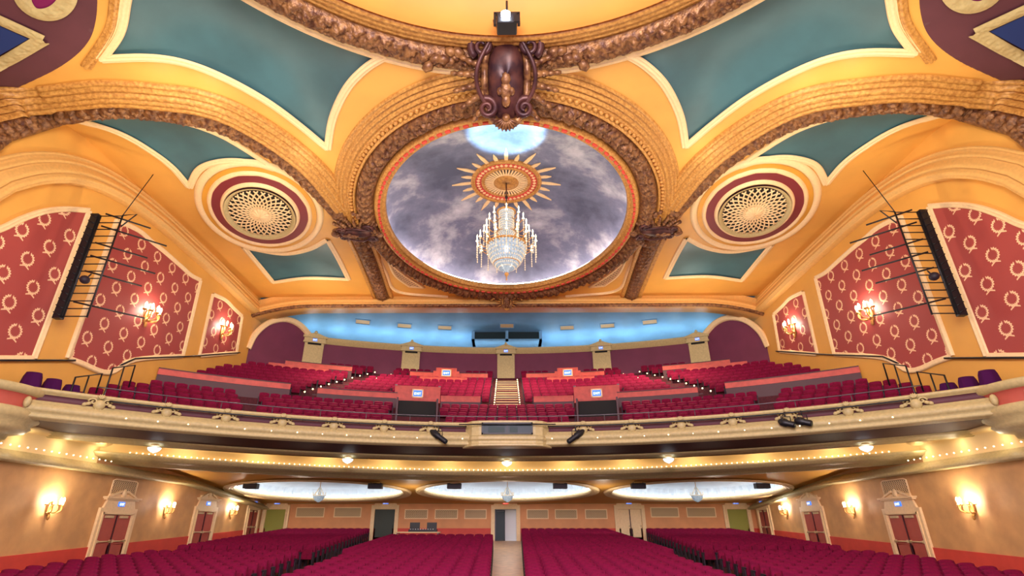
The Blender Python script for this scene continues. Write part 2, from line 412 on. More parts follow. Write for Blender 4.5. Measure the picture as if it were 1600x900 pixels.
    sweep(bm, mould, SN, [(-.55, 0), (-.53, .14), (-.42, .2), (-.4, .08), (-.32, .26), (-.2, .3), (-.18, .14), (-.1, .34), (.02, .4), (.05, .2), (.12, .44), (.24, .5), (.27, .3), (.34, .5), (.48, .52), (.52, .1)], .1, zfun=S, flip=sgn,
          relief=addf(beads(-.38, -.2, .05, .2), beads(-.05, .15, .05, .35)))
    from_bm('stepped_moulding', bm, 'gold', t, True)
    for off in (-.62, .62):
        bm = bmesh.new(); sweep(bm, beam, DN, [(off-.14, 0), (off-.12, .2), (off-.04, .24), (off+.04, .16), (off+.12, .2), (off+.14, 0)], .2, zfun=S); from_bm('beam_moulding', bm, 'gold', t, True)
    # ---- side oval medallion
    mc = at_S(408, 331); A = (at_S(497, 345)-at_S(320, 320))/2; B = (at_S(408, 391)-at_S(402, 269))/2
    if sgn < 0: mc, A, B = [Vector((-v.x, v.y, v.z)) for v in (mc, A, B)]
    md = empty('trim_3' if sgn == 1 else 'trim_4'); struct(md)
    def oval(r0, r1, drop, m, name, relief=None, n=6):
        bm = bmesh.new(); N = 96; g = []
        for k in range(N):
            a = 2*PI*k/N; row = []
            for i in range(n+1):
                r = r0+(r1-r0)*i/n; v = i/n; p = mc+(A*math.cos(a)+B*math.sin(a))*r; row.append(bm.verts.new((p.x, p.y, p.z-drop(v)-(relief(a, v) if relief else 0))))
            g.append(row)
        for k in range(N):
            for i in range(n):
                f = bm.faces.new((g[k][i], g[(k+1) % N][i], g[(k+1) % N][i+1], g[k][i+1])); f.smooth = True
        return from_bm(name, bm, m, md)
    oval(1.0, 1.13, lambda v: .02+.14*math.sin(PI*v)**.5, 'cream', 'outer_ring')
    oval(.86, 1.0, lambda v: .06, 'yellow2', 'mustard_ring'); oval(.84, .92, lambda v: .04+.12*math.sin(PI*v)**.5, 'cream', 'bead_ring', lambda a, v: .03*abs(math.sin(a*40)))
    oval(.66, .85, lambda v: .09, 'maroon', 'maroon_ring'); oval(.62, .7, lambda v: .08+.14*math.sin(PI*v)**.5, 'cream', 'inner_ring')
    oval(.46, .62, lambda v: .10, 'plum', 'plum_ring')  # flat plum ring inside the inner ring
    oval(.54, .63, lambda v: .08+.2*math.sin(PI*v*.5), 'cream2', 'lip_ring')
    oval(.02, .56, lambda v: .13, 'dark', 'grille_back')
    bm = bmesh.new()
    for s2 in (1, -1):
        for k in range(28):
            pts = []
            for i in range(9):
                r = .14+.41*i/8; a = 2*PI*k/28+s2*(i/8)*.62; p = mc+(A*math.cos(a)+B*math.sin(a))*r; pts.append((p.x, p.y, p.z-.2))
            tube(bm, pts, .042, 5)
    from_bm('grille', bm, 'cream', md)
    oval(.0, .16, lambda v: .2+.12*math.cos(PI*v/2), 'cream', 'rosette', lambda a, v: .04*abs(math.sin(a*6)))

# ------------------------------------------------------------------ great dome
dome = empty('ceiling_dome'); struct(dome)
def oval_path(a, b, a0=0, a1=2*PI, n=160):
    full = abs(a1-a0) > 6.28
    return [Vector((a*math.cos(t), DCY+b*math.sin(t), CZ)) for t in np.linspace(a0, a1, n, endpoint=not full)]
bm = bmesh.new(); N, K = 128, 28; g = []
for k in range(N):
    a = 2*PI*k/N; row = []
    for i in range(K+1):
        th = (PI/2)*i/K; r = math.cos(th); row.append(bm.verts.new((r*(DA+.75)*math.cos(a), DCY+r*(DB+.85)*math.sin(a), CZ+.1+2.75*math.sin(th))))
    g.append(row)
for k in range(N):
    for i in range(K):
        f = bm.faces.new((g[k][i], g[(k+1) % N][i], g[(k+1) % N][i+1], g[k][i+1])); f.smooth = True
bmesh.ops.remove_doubles(bm, verts=bm.verts, dist=1e-4)
from_bm('painted_dome', bm, 'cloud', dome)
bm = bmesh.new()
tube(bm, [Vector((p.x, p.y, CZ+.22)) for p in oval_path(DA+.38, DB+.44)], .05, 6, closed=True); from_bm('cove_light', bm, 'led', dome)
# mouldings; sweep side: flip chosen so that + is outward
bm = bmesh.new(); sweep(bm, oval_path(DA, DB), DN, [(0.75, -.12), (0.1, -.05), (0, .1), (.03, .3), (.1, .36), (.18, .3), (.22, .4), (.5, .5), (.56, .46), (.62, .3)], .14, closed=True, relief=lambda u, q: 0, flip=-1)
from_bm('inner_lip', bm, 'gold', dome)
bm = bmesh.new()
pts, L = resample(oval_path(DA+.34, DB+.38), .42, True)
for i, p in enumerate(pts):
    d = (pts[(i+1) % len(pts)]-pts[i-1]).normalized(); an = math.atan2(d.y, d.x)
    box(bm, -.11, .11, -.055, .055, -.06, .03, Matrix.Translation((p.x, p.y, CZ-.49)) @ Matrix.Rotation(an, 4, 'Z'))
from_bm('red_dentils', bm, 'dado', dome)
bm = bmesh.new(); sweep(bm, oval_path(DA+1.07, DB+1.2), DN, wide(-.48, .48, 22, .25, lambda v: .22*math.sin(PI*v)**.35), .05, closed=True, relief=leafy(-.42, .42, .26, .55), flip=-1)
from_bm('leaf_band', bm, 'bronze', dome, True)
bm = bmesh.new(); sweep(bm, oval_path(DA+1.9, DB+2.1, PI*.99, PI*2.01), DN,
   [(-.4, .1), (-.38, .5), (-.3, .56), (-.26, .36), (-.18, .38), (-.08, .42), (.02, .4), (.04, .24), (.1, .44), (.2, .42), (.22, .22), (.3, .36), (.38, .34), (.4, .14), (.48, .26), (.56, .24), (.58, .06), (.64, .14), (.7, 0)], .06, relief=lambda u, q: 0, flip=-1)
for p in resample(oval_path(DA+1.74, DB+1.93, PI*.99, PI*2.01), .3)[0]: blob(bm, (p.x, p.y, CZ-.42), .11, .11, .11, None, 8, 5)
from_bm('stepped_moulding', bm, 'gold', dome, True)
bm = bmesh.new(); sweep(bm, oval_path(DA+1.66, DB+1.85, 0, PI), DN, [(-.15, 0), (-.13, .2), (0, .26), (.12, .16), (.14, 0)], .2, flip=-1)
from_bm('outer_moulding', bm, 'gold', dome, True)
# sunburst medallion at the crown
AP = CZ+.1+2.75
def crown(r0, r1, z, m, name, n=64, zig=0):
    bm = bmesh.new(); lathe(bm, [(r0, z+.05), (r0, z-.06), ((r0+r1)/2, z-.1), (r1, z-.06), (r1, z+.08)], n, (0, DCY, 0)); return from_bm(name, bm, m, dome)
crown(0, .72, AP-.12, 'gold', 'rosette_centre'); crown(.72, .8, AP-.12, 'cream', 'rosette_ring')
crown(1.22, 1.45, AP-.1, 'gold', 'rosette_ring'); crown(1.45, 1.82, AP-.1, 'dado', 'red_ring'); crown(1.8, 2.05, AP-.14, 'gold', 'rosette_ring')
bm = bmesh.new()
for k in range(40):
    a = 2*PI*k/40; mt = Matrix.Translation((0, DCY, AP-.16)) @ Matrix.Rotation(a, 4, 'Z'); box(bm, .8, 1.25, -.045, .045, -.03, .03, mt)
    b0 = mt @ Matrix.Translation((1.63, 0, 0)) @ Matrix.Rotation(PI/4, 4, 'Z'); box(bm, -.08, .08, -.08, .08, -.04, .02, b0)
from_bm('rosette_spokes', bm, 'cream', dome)
bm = bmesh.new(); lathe(bm, [(.78, AP-.1), (1.25, AP-.1)], 48, (0, DCY, 0)); from_bm('rosette_back', bm, 'blackplastic', dome)
bm = bmesh.new()
for k in range(24):
    a = 2*PI*k/24; L_ = (3.15 if k % 2 == 0 else 2.65); w = .1
    for (r0, r1, ww) in ((2.0, L_, .1),):
        def dz(r, a):   # dome height under the ray
            q = ((r*math.cos(a)/(DA+.75))**2+(r*math.sin(a)/(DB+.85))**2); return CZ+.1+2.75*math.sqrt(max(0, 1-q))-.05
        p = []
        for (r, s_) in ((r0, -1), (r0, 1), ((r0+r1)/2, 1.1), (r1, .15), (r1, -.15), ((r0+r1)/2, -1.1)):
            an = a+s_*ww/r; p.append(bm.verts.new((r*math.cos(an), DCY+r*math.sin(an), dz(r, an)-.03)))
        f = bm.faces.new(p); e = bmesh.ops.extrude_face_region(bm, geom=[f])
        bmesh.ops.translate(bm, verts=[v for v in e['geom'] if isinstance(v, bmesh.types.BMVert)], vec=(0, 0, .06))
from_bm('sun_rays', bm, 'cream', dome)

# ------------------------------------------------------------------ stage-side ring dome (only its back part is in view)
sd = empty('ceiling_stage_dome'); struct(sd); SR = 10.5; SCY = 2.1
def sarc(r, n=90): return [Vector((r*math.sin(t), SCY+r*math.cos(t), CZ)) for t in np.linspace(-1.25, 1.25, n)]
bm = bmesh.new(); g = []
for t in np.linspace(-1.35, 1.35, 60):
    row = []
    for i in range(16):
        th = -.16+1.21*i/15; r = SR*math.cos(th); row.append(bm.verts.new((r*math.sin(t), SCY+r*math.cos(t), CZ+3.4*math.sin(th))))
    g.append(row)
for k in range(59):
    for i in range(15): bm.faces.new((g[k][i], g[k+1][i], g[k+1][i+1], g[k][i+1])).smooth = True
from_bm('dome_shell', bm, 'domegold', sd)
bm = bmesh.new(); sweep(bm, sarc(SR+.45), DN, [(-.5, -.05), (-.48, .1), (-.4, .14), (-.34, .1), (-.28, .22), (-.15, .24), (-.1, .2), (-.04, .32), (.1, .36), (.15, .32), (.22, .42), (.36, .44), (.42, .38), (.45, .2)], .1, relief=beads(-.4, -.28, .05, .2), flip=-1)
from_bm('stepped_moulding', bm, 'gold', sd, True)
bm = bmesh.new(); sweep(bm, sarc(SR+1.3), DN, wide(-.45, .45, 22, .12, lambda v: .2*math.sin(PI*v)**.35), .05, relief=leafy(-.4, .4, .2, .5), flip=-1)
from_bm('leaf_band', bm, 'bronze', sd, True)
bm = bmesh.new(); sweep(bm, sarc(SR+2.0), DN, RIBP, .3, flip=-1); from_bm('panel_moulding', bm, 'cream', sd, True)

# ------------------------------------------------------------------ cartouches (cast plaster shields with scrolls and leaves)
def spiral(c, r, turns, sgn, n=26, z=0, start=0):
    return [Vector((c[0]+sgn*r*(1-i/n*.8)*math.cos(start+turns*2*PI*i/n), c[1]+r*(1-i/n*.8)*math.sin(start+turns*2*PI*i/n), z+.08*i/n)) for i in range(n+1)]
def cartouche(name, label, loc, rot, s, m1='bronze2', m2='bronze', grp=None, sy=1, par=None):
    # local: x right, y up, z out of the wall; unit height about 2
    t = empty(name, loc); t.rotation_euler = rot; t.scale = (s, s*sy, s)
    bm = bmesh.new(); n = 24; K = 8; g = []
    for k in range(n):
        a = 2*PI*k/n; R = .52*(1+.18*math.cos(2*a+PI)) * (1 if math.sin(a) > 0 else 1+.25*(-math.sin(a))**3); row = []
        for i in range(K+1):
            q = i/K; row.append(bm.verts.new((R*q*math.cos(a)*.95, R*q*math.sin(a)*1.25, .18+.3*math.sqrt(max(0, 1-q*q))-.02*math.cos(3*a))))
        g.append(row)
    for k in range(n):
        for i in range(K): bm.faces.new((g[k][i], g[(k+1) % n][i], g[(k+1) % n][i+1], g[k][i+1])).smooth = True
    bmesh.ops.remove_doubles(bm, verts=bm.verts, dist=1e-4); from_bm('shield', bm, m1, t)
    bm = bmesh.new(); rim = []
    for k in range(40):
        a = 2*PI*k/40; R = .58*(1+.18*math.cos(2*a+PI)) * (1 if math.sin(a) > 0 else 1+.25*(-math.sin(a))**3); rim.append((R*math.cos(a), R*1.25*math.sin(a), .22+.04*math.sin(a*8)))
    tube(bm, rim, .085, 8, closed=True); from_bm('rim', bm, m2, t)
    bm = bmesh.new()
    for sg in (1, -1):
        tube(bm, spiral((sg*.52, .62), .26, 1.6, sg, z=.3, start=-1), [.09*(1-.6*i/26) for i in range(27)], 8)
        tube(bm, spiral((sg*.42, -.66), .22, 1.6, sg, z=.3, start=1), [.085*(1-.6*i/26) for i in range(27)], 8)
        tube(bm, catmull([(sg*.3, .8, .35), (sg*.62, .2, .42), (sg*.6, -.3, .36), (sg*.25, -.85, .3)], 6), [.05]*19, 8)
    from_bm('scrolls', bm, m1, t)
    bm = bmesh.new()
    for sg in (1, -1):
        for i in range(7):          # leaf sprays to the sides
            a = -.9+i*.32; mt = Matrix.Rotation(a if sg > 0 else PI-a, 4, 'Z')
            for j in range(4): blob(bm, (sg*(.7+.15*j)*math.cos(a), (.7+.15*j)*math.sin(a)*1.0, .18-.03*j+.05*(i % 2)), .17-.02*j, .1-.012*j, .13, mt, 6, 4)
        for i in range(5):
            blob(bm, (sg*(1.05+.17*i), .5-.07*i+.08*(i % 2), .12), .17, .13, .13, Matrix.Rotation(sg*(.5-.3*i), 4, 'Z'), 6, 4)
    from_bm('leaf_spray', bm, m2, t)
    bm = bmesh.new()
    for i in range(7):              # crown palmette
        a = PI/2+(i-3)*.28; blob(bm, (.18*math.cos(a), .86+.2*math.sin(a), .4), .2, .06, .08, Matrix.Rotation(a, 4, 'Z'), 8, 5)
    for i in range(9):              # shell at the foot
        a = -PI/2+(i-4)*.3; blob(bm, (.16*math.cos(a), -.88+.14*math.sin(a), .36), .17, .045, .1, Matrix.Rotation(a, 4, 'Z'), 8, 5)
    blob(bm, (0, -.86, .42), .1, .1, .1, None, 8, 6); from_bm('shell', bm, 'cream2' if m2 == 'cream2' else m2, t)
    bm = bmesh.new()
    for p, q in (((0, -.05), .16), ((0, -.28), .2), ((0, -.5), .15), ((-.13, -.3), .1), ((.13, -.3), .1)): blob(bm, (p[0], p[1], .46), q*.7, q, .07, None, 8, 6)
    from_bm('crest', bm, 'bronze', t)
    t.parent = par or dome; t['label'] = label; return t
# face-down ornaments: local +y must point toward the stage (-Y world), +z down
RD = (PI, 0, 0)
cartouche('cartouche', 'largest dark bronze cartouche joining the two ceiling rings above the dome', (0, 14.12, CZ-.62), (PI-.72, 0, 0), 1.6, sy=1.0)
for sg, nm in ((-1, 'left'), (1, 'right')):
    c = at_S(560, 348); cartouche('cartouche', 'bronze cartouche with leaf sprays at the %s side of the great dome' % nm, (sg*abs(c.x), c.y, CZ-.4), (PI, 0, sg*PI/2+PI), 1.0, 'bronze2', 'bronze', sy=1.2)
cartouche('cartouche', 'small golden brown cartouche at the bottom rim of the dome', (0, 34.7, CZ-.75), (PI/2+.5, 0, 0), .62, 'bronze', 'gold', sy=.9)

# ------------------------------------------------------------------ side walls
def offset_poly_mesh(name, pts, x, m, parent, th=.04):
    s_ = 1 if x < 0 else -1; n = len(pts)
    v = [(x+s_*.005, p.y, p.z) for p in pts]+[(x+s_*th, p.y, p.z) for p in pts]
    return from_py(name, v, [list(range(n))[::-1], list(range(n, 2*n))]+[[i, (i+1) % n, n+(i+1) % n, n+i] for i in range(n)], m, parent)
pan = [
 [[(-190, 560), (-190, 470), (-120, 405), (-60, 378), (0, 358), (34, 342), (67, 331), (101, 327), (137.7, 329)], [(137.7, 329), (50.6, 560)], [(50.6, 560), (-190, 560)]],
 [[(182, 344), (216, 361), (236, 378), (256, 394), (280, 415), (297, 430), (312, 438)], [(312, 438), (284, 556)], [(284, 556), (209, 562), (169, 582), (125, 567), (105, 560)], [(105, 560), (182, 344)]],
 [[(332, 460), (351, 469), (364, 482), (377, 494)], [(377, 494), (368, 551)], [(368, 551), (311, 556)], [(311, 556), (332, 460)]]]
def sconce(px, py, sgn, label, grp, arms=5, big=1.0):
    p = at_x(px, py, -W); t = empty('wall_sconce', (-sgn*W if False else (-W if sgn == 1 else W), p.y, p.z), -PI/2*-1 if sgn == 1 else -PI/2)
    # local: -y points into the room after rotation
    t.rotation_euler = (0, 0, PI/2 if sgn == 1 else -PI/2); t.scale = (big,)*3
    bm = bmesh.new(); blob(bm, (0, -.04, -.1), .09, .04, .2, None, 12, 8); blob(bm, (0, -.08, -.32), .04, .04, .08); lathe(bm, [(.0, .12), (.05, .1), (.02, .04), (.04, -.02)], 10, (0, -.09, 0)); from_bm('back_plate', bm, 'gold', t)
    for k in range(arms):
        a = PI*(k+.5)/arms; dx, dy = math.cos(a)*.3, -math.sin(a)*.22-.08
        bm = bmesh.new(); tube(bm, catmull([(0, -.07, -.12), (dx*.4, dy*.5, -.2), (dx*.95, dy, -.14), (dx, dy, .0)], 5), .014, 6); lathe(bm, [(0, 0), (.05, .0), (.055, .03), (.02, .02)], 10, (dx, dy, 0)); ar = from_bm('arm', bm, 'gold', t)
        bm = bmesh.new(); lathe(bm, [(.02, .02), (.02, .1), (.034, .14), (.03, .19), (0, .24)], 8, (dx, dy, 0)); from_bm('bulb', bm, 'bulb', ar)
    tag(t, label, 'wall lamp', grp)
    return Vector((-W+.38 if sgn == 1 else W-.38, p.y, p.z+.2))
LAMPS = []
def door_unit(name, w, h, leafm, pediment=True, sign='signblue', grille=False, open_=False, double=True, deep=.12, text=None):
    t = struct(empty(name)); fwid = .28
    bm = bmesh.new()
    for s_ in (-1, 1): box(bm, s_*(w/2+fwid/2)-fwid/2, s_*(w/2+fwid/2)+fwid/2, -deep, 0, 0, h+fwid)
    box(bm, -w/2, w/2, -deep, 0, h, h+fwid)
    for s_ in (-1, 1): box(bm, s_*(w/2+.07)-.05, s_*(w/2+.07)+.05, -deep-.04, -deep, 0, h+.1)
    box(bm, -w/2-.1, w/2+.1, -deep-.04, -deep, h+.02, h+.1); from_bm('frame', bm, 'cream', t)
    bm = bmesh.new(); z = h+fwid
    v = [(-w/2-.1, z), (w/2+.1, z), (w/2-.05, z+.34), (-w/2+.05, z+.34)]     # waisted block over the frame
    a = [bm.verts.new((x, -deep+.02, zz)) for x, zz in v]; b = [bm.verts.new((x, 0, zz)) for x, zz in v]
    bm.faces.new(a); bm.faces.new(b[::-1]); [bm.faces.new((a[i], a[(i+1) % 4], b[(i+1) % 4], b[i])) for i in range(4)]
    z += .34; box(bm, -w/2-.12, w/2+.12, -deep-.06, 0, z, z+.06); box(bm, -w/2-.2, w/2+.2, -deep-.14, 0, z+.06, z+.14)
    if pediment:
        z += .14
        for s_ in (-1, 1):
            v = [(s_*(w/2), z), (s_*.22, z+.3), (s_*.22, z+.2), (s_*(w/2-.18), z)]
            a = [bm.verts.new((x, -deep-.05, zz)) for x, zz in v]; b = [bm.verts.new((x, 0, zz)) for x, zz in v]
            bm.faces.new(a); bm.faces.new(b[::-1]); [bm.faces.new((a[i], a[(i+1) % 4], b[(i+1) % 4], b[i])) for i in range(4)]
        box(bm, -w/2+.1, w/2-.1, -deep+.04, 0, z, z+.14); blob(bm, (0, -deep, z+.16), .16, .08, .2, None, 10, 8); box(bm, -.12, .12, -deep-.04, 0, z, z+.08)
    from_bm('pediment', bm, 'cream', t)
    if grille:
        bm = bmesh.new(); zz = z+.1; box(bm, -w*.42, w*.42, -.03, 0, zz, zz+.62); from_bm('grille', bm, 'gr_xz' if False else 'gr_xz', t)
        bm = bmesh.new(); tube(bm, [(-w*.44, -.04, zz), (-w*.44, -.04, zz+.6), (-w*.36, -.04, zz+.66), (w*.36, -.04, zz+.66), (w*.44, -.04, zz+.6), (w*.44, -.04, zz)], .035, 6); from_bm('grille_frame', bm, 'cream', t)
    if sign:
        z = h+fwid+.08; bm = bmesh.new(); box(bm, -.2, .2, -deep-.03, -deep+.02, z, z+.2); sg = from_bm('sign', bm, sign, t)
        if text: txt(text, (0, -deep-.036, z+.04), (PI/2, 0, 0), .16, 'signtext', sg)
    n = 2 if double else 1
    if open_:
        bm = bmesh.new(); box(bm, -w/2, w/2, .9, .95, 0, h); from_bm('passage', bm, leafm, t)
    else:
        for i in range(n):
            x0 = -w/2+i*w/n; x1 = x0+w/n; bm = bmesh.new(); box(bm, x0+.01, x1-.01, -.05, 0, .02, h-.02); box(bm, x0+.12, x1-.12, -.065, -.05, 1.15, h-.2); box(bm, x0+.12, x1-.12, -.065, -.05, .25, .85)
            lf = from_bm('door_leaf', bm, leafm, t)
            if leafm == 'doorred':
                bm = bmesh.new(); tube(bm, [(x0+.08, -.13, 1.0), (x1-.08, -.13, 1.0)], .03, 6); box(bm, x0+.06, x0+.13, -.13, -.05, .94, 1.06); box(bm, x1-.13, x1-.06, -.13, -.05, .94, 1.06); from_bm('push_bar', bm, 'grille', lf)
                bm = bmesh.new(); box(bm, x0+.2, x1-.3, -.14, -.05, h-.14, h-.04); from_bm('door_closer', bm, 'grille', lf)
            elif leafm not in ('dark', 'green'):
                bm = bmesh.new(); blob(bm, (x1-.1, -.08, 1.0), .03, .04, .03); from_bm('handle', bm, 'black', lf)
        if n == 2:
            bm = bmesh.new(); box(bm, -.03, .03, -.09, -.0, .02, h-.02); from_bm('centre_post', bm, 'woodd', t)
    return t
def txt(s_, loc, rot, size, m, parent):
    cu = bpy.data.curves.new('lettering', 'FONT'); cu.body = s_; cu.size = size; cu.align_x = 'CENTER'; cu.extrude = .002
    tmp = bpy.data.objects.new('tmp', cu); COL.objects.link(tmp); dg = bpy.context.evaluated_depsgraph_get(); dg.update()
    me = bpy.data.meshes.new_from_object(tmp.evaluated_get(dg)); bpy.data.objects.remove(tmp)
    me.materials.clear(); o = link('lettering', me, m, parent); o.location = loc; o.rotation_euler = rot; return o

dn = [0]
def side_z(y): return 2.62 if y < 31.6 else 2.62-.093*(y-31.6)
for sgn in (1, -1):
    side = 'left' if sgn == 1 else 'right'; xw = -W*sgn; nx = Vector((sgn, 0, 0))
    bm = bmesh.new(); ylist = [8, 14, 20, 26, 32, 38, D]
    low = struct(from_py('wall_%s' % side, [(xw, 8, FZ(8)-.3), (xw, D, FZ(D)-.3), (xw, D, 3.5), (xw, 8, 3.5), (xw-sgn*.3, 8, FZ(8)-.3), (xw-sgn*.3, D, FZ(D)-.3), (xw-sgn*.3, D, 3.5), (xw-sgn*.3, 8, 3.5)],
        [[0, 1, 2, 3], [4, 7, 6, 5], [0, 4, 5, 1], [3, 2, 6, 7], [0, 3, 7, 4], [1, 5, 6, 2]], 'tan'))
    upw = struct(from_py('wall_%s_upper' % side, [(xw, 8, 3.5), (xw, 47, 3.5), (xw, 47, 16.5), (xw, 8, 16.5), (xw-sgn*.3, 8, 3.5), (xw-sgn*.3, 47, 3.5), (xw-sgn*.3, 47, 16.5), (xw-sgn*.3, 8, 16.5)],
        [[0, 1, 2, 3], [4, 7, 6, 5], [0, 4, 5, 1], [3, 2, 6, 7], [0, 3, 7, 4], [1, 5, 6, 2]], 'yellow'))
    v = []; y0, y1 = 8, D
    da = from_py('baseboard_%s' % side, [(xw+sgn*.0, y0, FZ(y0)-.1), (xw, y1, FZ(y1)-.1), (xw, y1, FZ(y1)+.85), (xw, y0, FZ(y0)+.85), (xw+sgn*.06, y0, FZ(y0)-.1), (xw+sgn*.06, y1, FZ(y1)-.1), (xw+sgn*.06, y1, FZ(y1)+.85), (xw+sgn*.06, y0, FZ(y0)+.85)],
        [[4, 5, 6, 7], [7, 6, 2, 3], [0, 1, 5, 4], [0, 4, 7, 3], [1, 2, 6, 5]], 'dado'); struct(da)
    for pn in pan:
        segs = [catmull([at_x(a, b, -W) for a, b in s_], 5) for s_ in pn]
        if sgn < 0: segs = [mirror(s_) for s_ in segs]
        pp = []
        for s_ in segs: pp += s_[:-1]
        pl = offset_poly_mesh('wreath_panel', pp, xw, 'wreath', upw)
        bm = bmesh.new()
        for s_ in segs: sweep(bm, s_, nx, [(-.13, .0), (-.12, .1), (-.05, .13), (-.02, .08), (.05, .1), (.11, .07), (.12, 0)], .1, relief=beads(-.12, -.04, .05, .3), flip=sgn)
        from_bm('panel_frame', bm, 'cream', pl)
    # big arched cornice of the side wall
    ar = catmull([at_x(a, b, -W) for a, b in ((0, 277), (50, 266), (100, 266), (150, 279), (200, 306), (250, 343), (300, 388), (350, 434), (399, 482))], 8)
    ar = catmull([Vector((-W, 13.9, 5.5)), Vector((-W, 14.0, 7.4)), Vector((-W, 14.3, 8.9)), Vector((-W, 14.85, 10.3)), ar[0]], 6)[:-1]+ar
    if sgn < 0: ar = mirror(ar)
    bm = bmesh.new(); sweep(bm, ar, nx, [(-.7, 0), (-.69, .1), (-.6, .14), (-.56, .06), (-.44, .12), (-.4, .2), (-.3, .24), (-.26, .14), (-.2, .26), (-.02, .34), (.12, .42), (.16, .28), (.24, .46), (.4, .5), (.44, .36), (.5, .4), (.56, .3), (.58, 0)], .1, relief=beads(-.5, -.26, .05, .18), flip=sgn)
    a_ = from_bm('trim_5' if sgn == 1 else 'trim_6', bm, 'archgold', None, True); struct(a_)
    # lower wall cornice under the balcony
    cor = [Vector((xw, y, side_z(y))) for y in np.linspace(10, D, 40)]
    bm = bmesh.new(); sweep(bm, cor, nx, [(0, 0), (0.02, .08), (.08, .1), (.1, .2), (.16, .22), (.19, .34), (.27, .4), (.29, .52), (.38, .55), (.42, .55), (.43, .0)][::-1], .14, relief=beads(.1, .3, .04, .2), flip=sgn)
    c_ = struct(from_bm('trim_7' if sgn == 1 else 'trim_8', bm, 'cream2', None, True))
    bm = bmesh.new(); yy = np.linspace(9, 24.4, 30)          # wall side run of the glowing cove
    sweep(bm, [Vector((xw, y, 3.3)) for y in yy], nx, [(-.35, 0), (-.3, .5), (-.1, .55), (.0, .3), (.02, .06), (.7, .06)], .3, flip=sgn); struct(from_bm('ceiling_cove_%s' % side, bm, 'cove', None, False))
    bm = bmesh.new()
    for k_ in range(40): blob(bm, (xw+sgn*.4, 10+k_*.38, 2.72), .03, .03, .03, None, 6, 4)
    tag(from_bm('cove_bulbs', bm, 'bulb'), 'short row of warm bulbs along the %s wall cornice' % side, 'light bulbs', kind='stuff')
    # doors
    for (yc, gr, lbl) in ((26.7, True, 1), (34.5, False, 2), (41.0, False, 3)):
        dn[0] += 1; d = door_unit('door_%d' % dn[0], 2.0 if lbl < 3 else 1.5, 2.12, 'doorred', lbl < 3, 'signblue', gr, text='EXIT'); d.location = (xw+sgn*.01, yc, FZ(yc)); d.rotation_euler = (0, 0, PI/2 if sgn == 1 else -PI/2)
    lows = [((77, 790), 'nearest the stage'), ((258, 794), 'middle one'), ((360, 798), 'farthest, near the back corner')]
    for (p, w_) in lows:
        LAMPS.append((sconce(p[0], p[1], sgn, 'lit candle wall sconce on the lower %s wall, %s' % (side, w_), 'sconces under the balcony', 5, 1.35), 150, (1, .88, .72)))
    ups = [((228, 490), 'on the large maroon wreath panel'), ((346, 514), 'on the small maroon panel')]
    for (p, w_) in ups:
        LAMPS.append((sconce(p[0], p[1], sgn, 'lit candle wall sconce %s, upper %s wall' % (w_, side), 'sconces on the upper wreath panels', 5, 1.9), 130, (1, .84, .7)))
for i, (p, e, c) in enumerate(LAMPS):
    l = bpy.data.lights.new('sconce_light', 'POINT'); l.energy = e; l.color = c; l.shadow_soft_size = .12; o = bpy.data.objects.new('sconce_light', l); COL.objects.link(o); o.location = p

# ------------------------------------------------------------------ main floor, back wall
v = [(-W, 6, FZ(6)), (W, 6, FZ(6)), (W, D, FZ(D)), (-W, D, FZ(D)), (-W, 6, FZ(6)-.3), (W, 6, FZ(6)-.3), (W, D, FZ(D)-.3), (-W, D, FZ(D)-.3)]
struct(from_py('floor', v, [[0, 1, 2, 3], [4, 7, 6, 5], [0, 4, 5, 1], [2, 6, 7, 3], [1, 5, 6, 2], [0, 3, 7, 4]], 'floor'))
def CA(y): return .0195*y+.12       # half width of the centre aisle
v = []; 
for y in (8, D-.02): v += [(-CA(y)-.1, y, FZ(y)+.012), (CA(y)+.1, y, FZ(y)+.012)]
struct(from_py('floor_aisle', v, [[0, 1, 3, 2]], 'aisle'))
bm = bmesh.new(); bw = 1.62
holes = [at_y(599, 820, D), at_y(790, 825, D)]
# back wall with an opening for the centre door
cx = at_y(790, 830, D).x; ow = .8; oh = 2.15
box(bm, -W, cx-ow, D, D+.3, FZ(D)-.3, 3.0); box(bm, cx+ow, W, D, D+.3, FZ(D)-.3, 3.0); box(bm, cx-ow, cx+ow, D, D+.3, FZ(D)+oh, 3.0)
struct(from_bm('wall_back', bm, 'orange'))
bm = bmesh.new(); box(bm, -W+.06, cx-1.1, D-.06, D, FZ(D)-.1, FZ(D)+.85); box(bm, cx+1.1, W-.06, D-.06, D, FZ(D)-.1, FZ(D)+.85); struct(from_bm('baseboard_back', bm, 'dado'))
bm = bmesh.new(); zt = 1.6; 
sweep(bm, [Vector((-W+.5, D, zt)), Vector((W-.5, D, zt))], Vector((0, -1, 0)), [(0, 0), (.02, .1), (.1, .12), (.12, .22), (.24, .26), (.26, .36), (.4, .4), (.42, 0)], 1, flip=-1); struct(from_bm('trim_9', bm, 'cream2'))
def on_back(px): return at_y(px, 830, D).x
for px, w, m, op in ((599.5, 1.5, 'dgreen', False), (790, 1.6, 'white', True), (986, 1.7, 'cream', False), (427, 1.45, 'green', False), (1156, 1.45, 'green', False)):
    dn[0] += 1; d = door_unit('door_%d' % dn[0], w, 2.15, m, False, 'signred' if op else 'signblue', False, op, double=(m == 'cream'), text='EXIT')
    d.location = (on_back(px), D-.01, FZ(D))
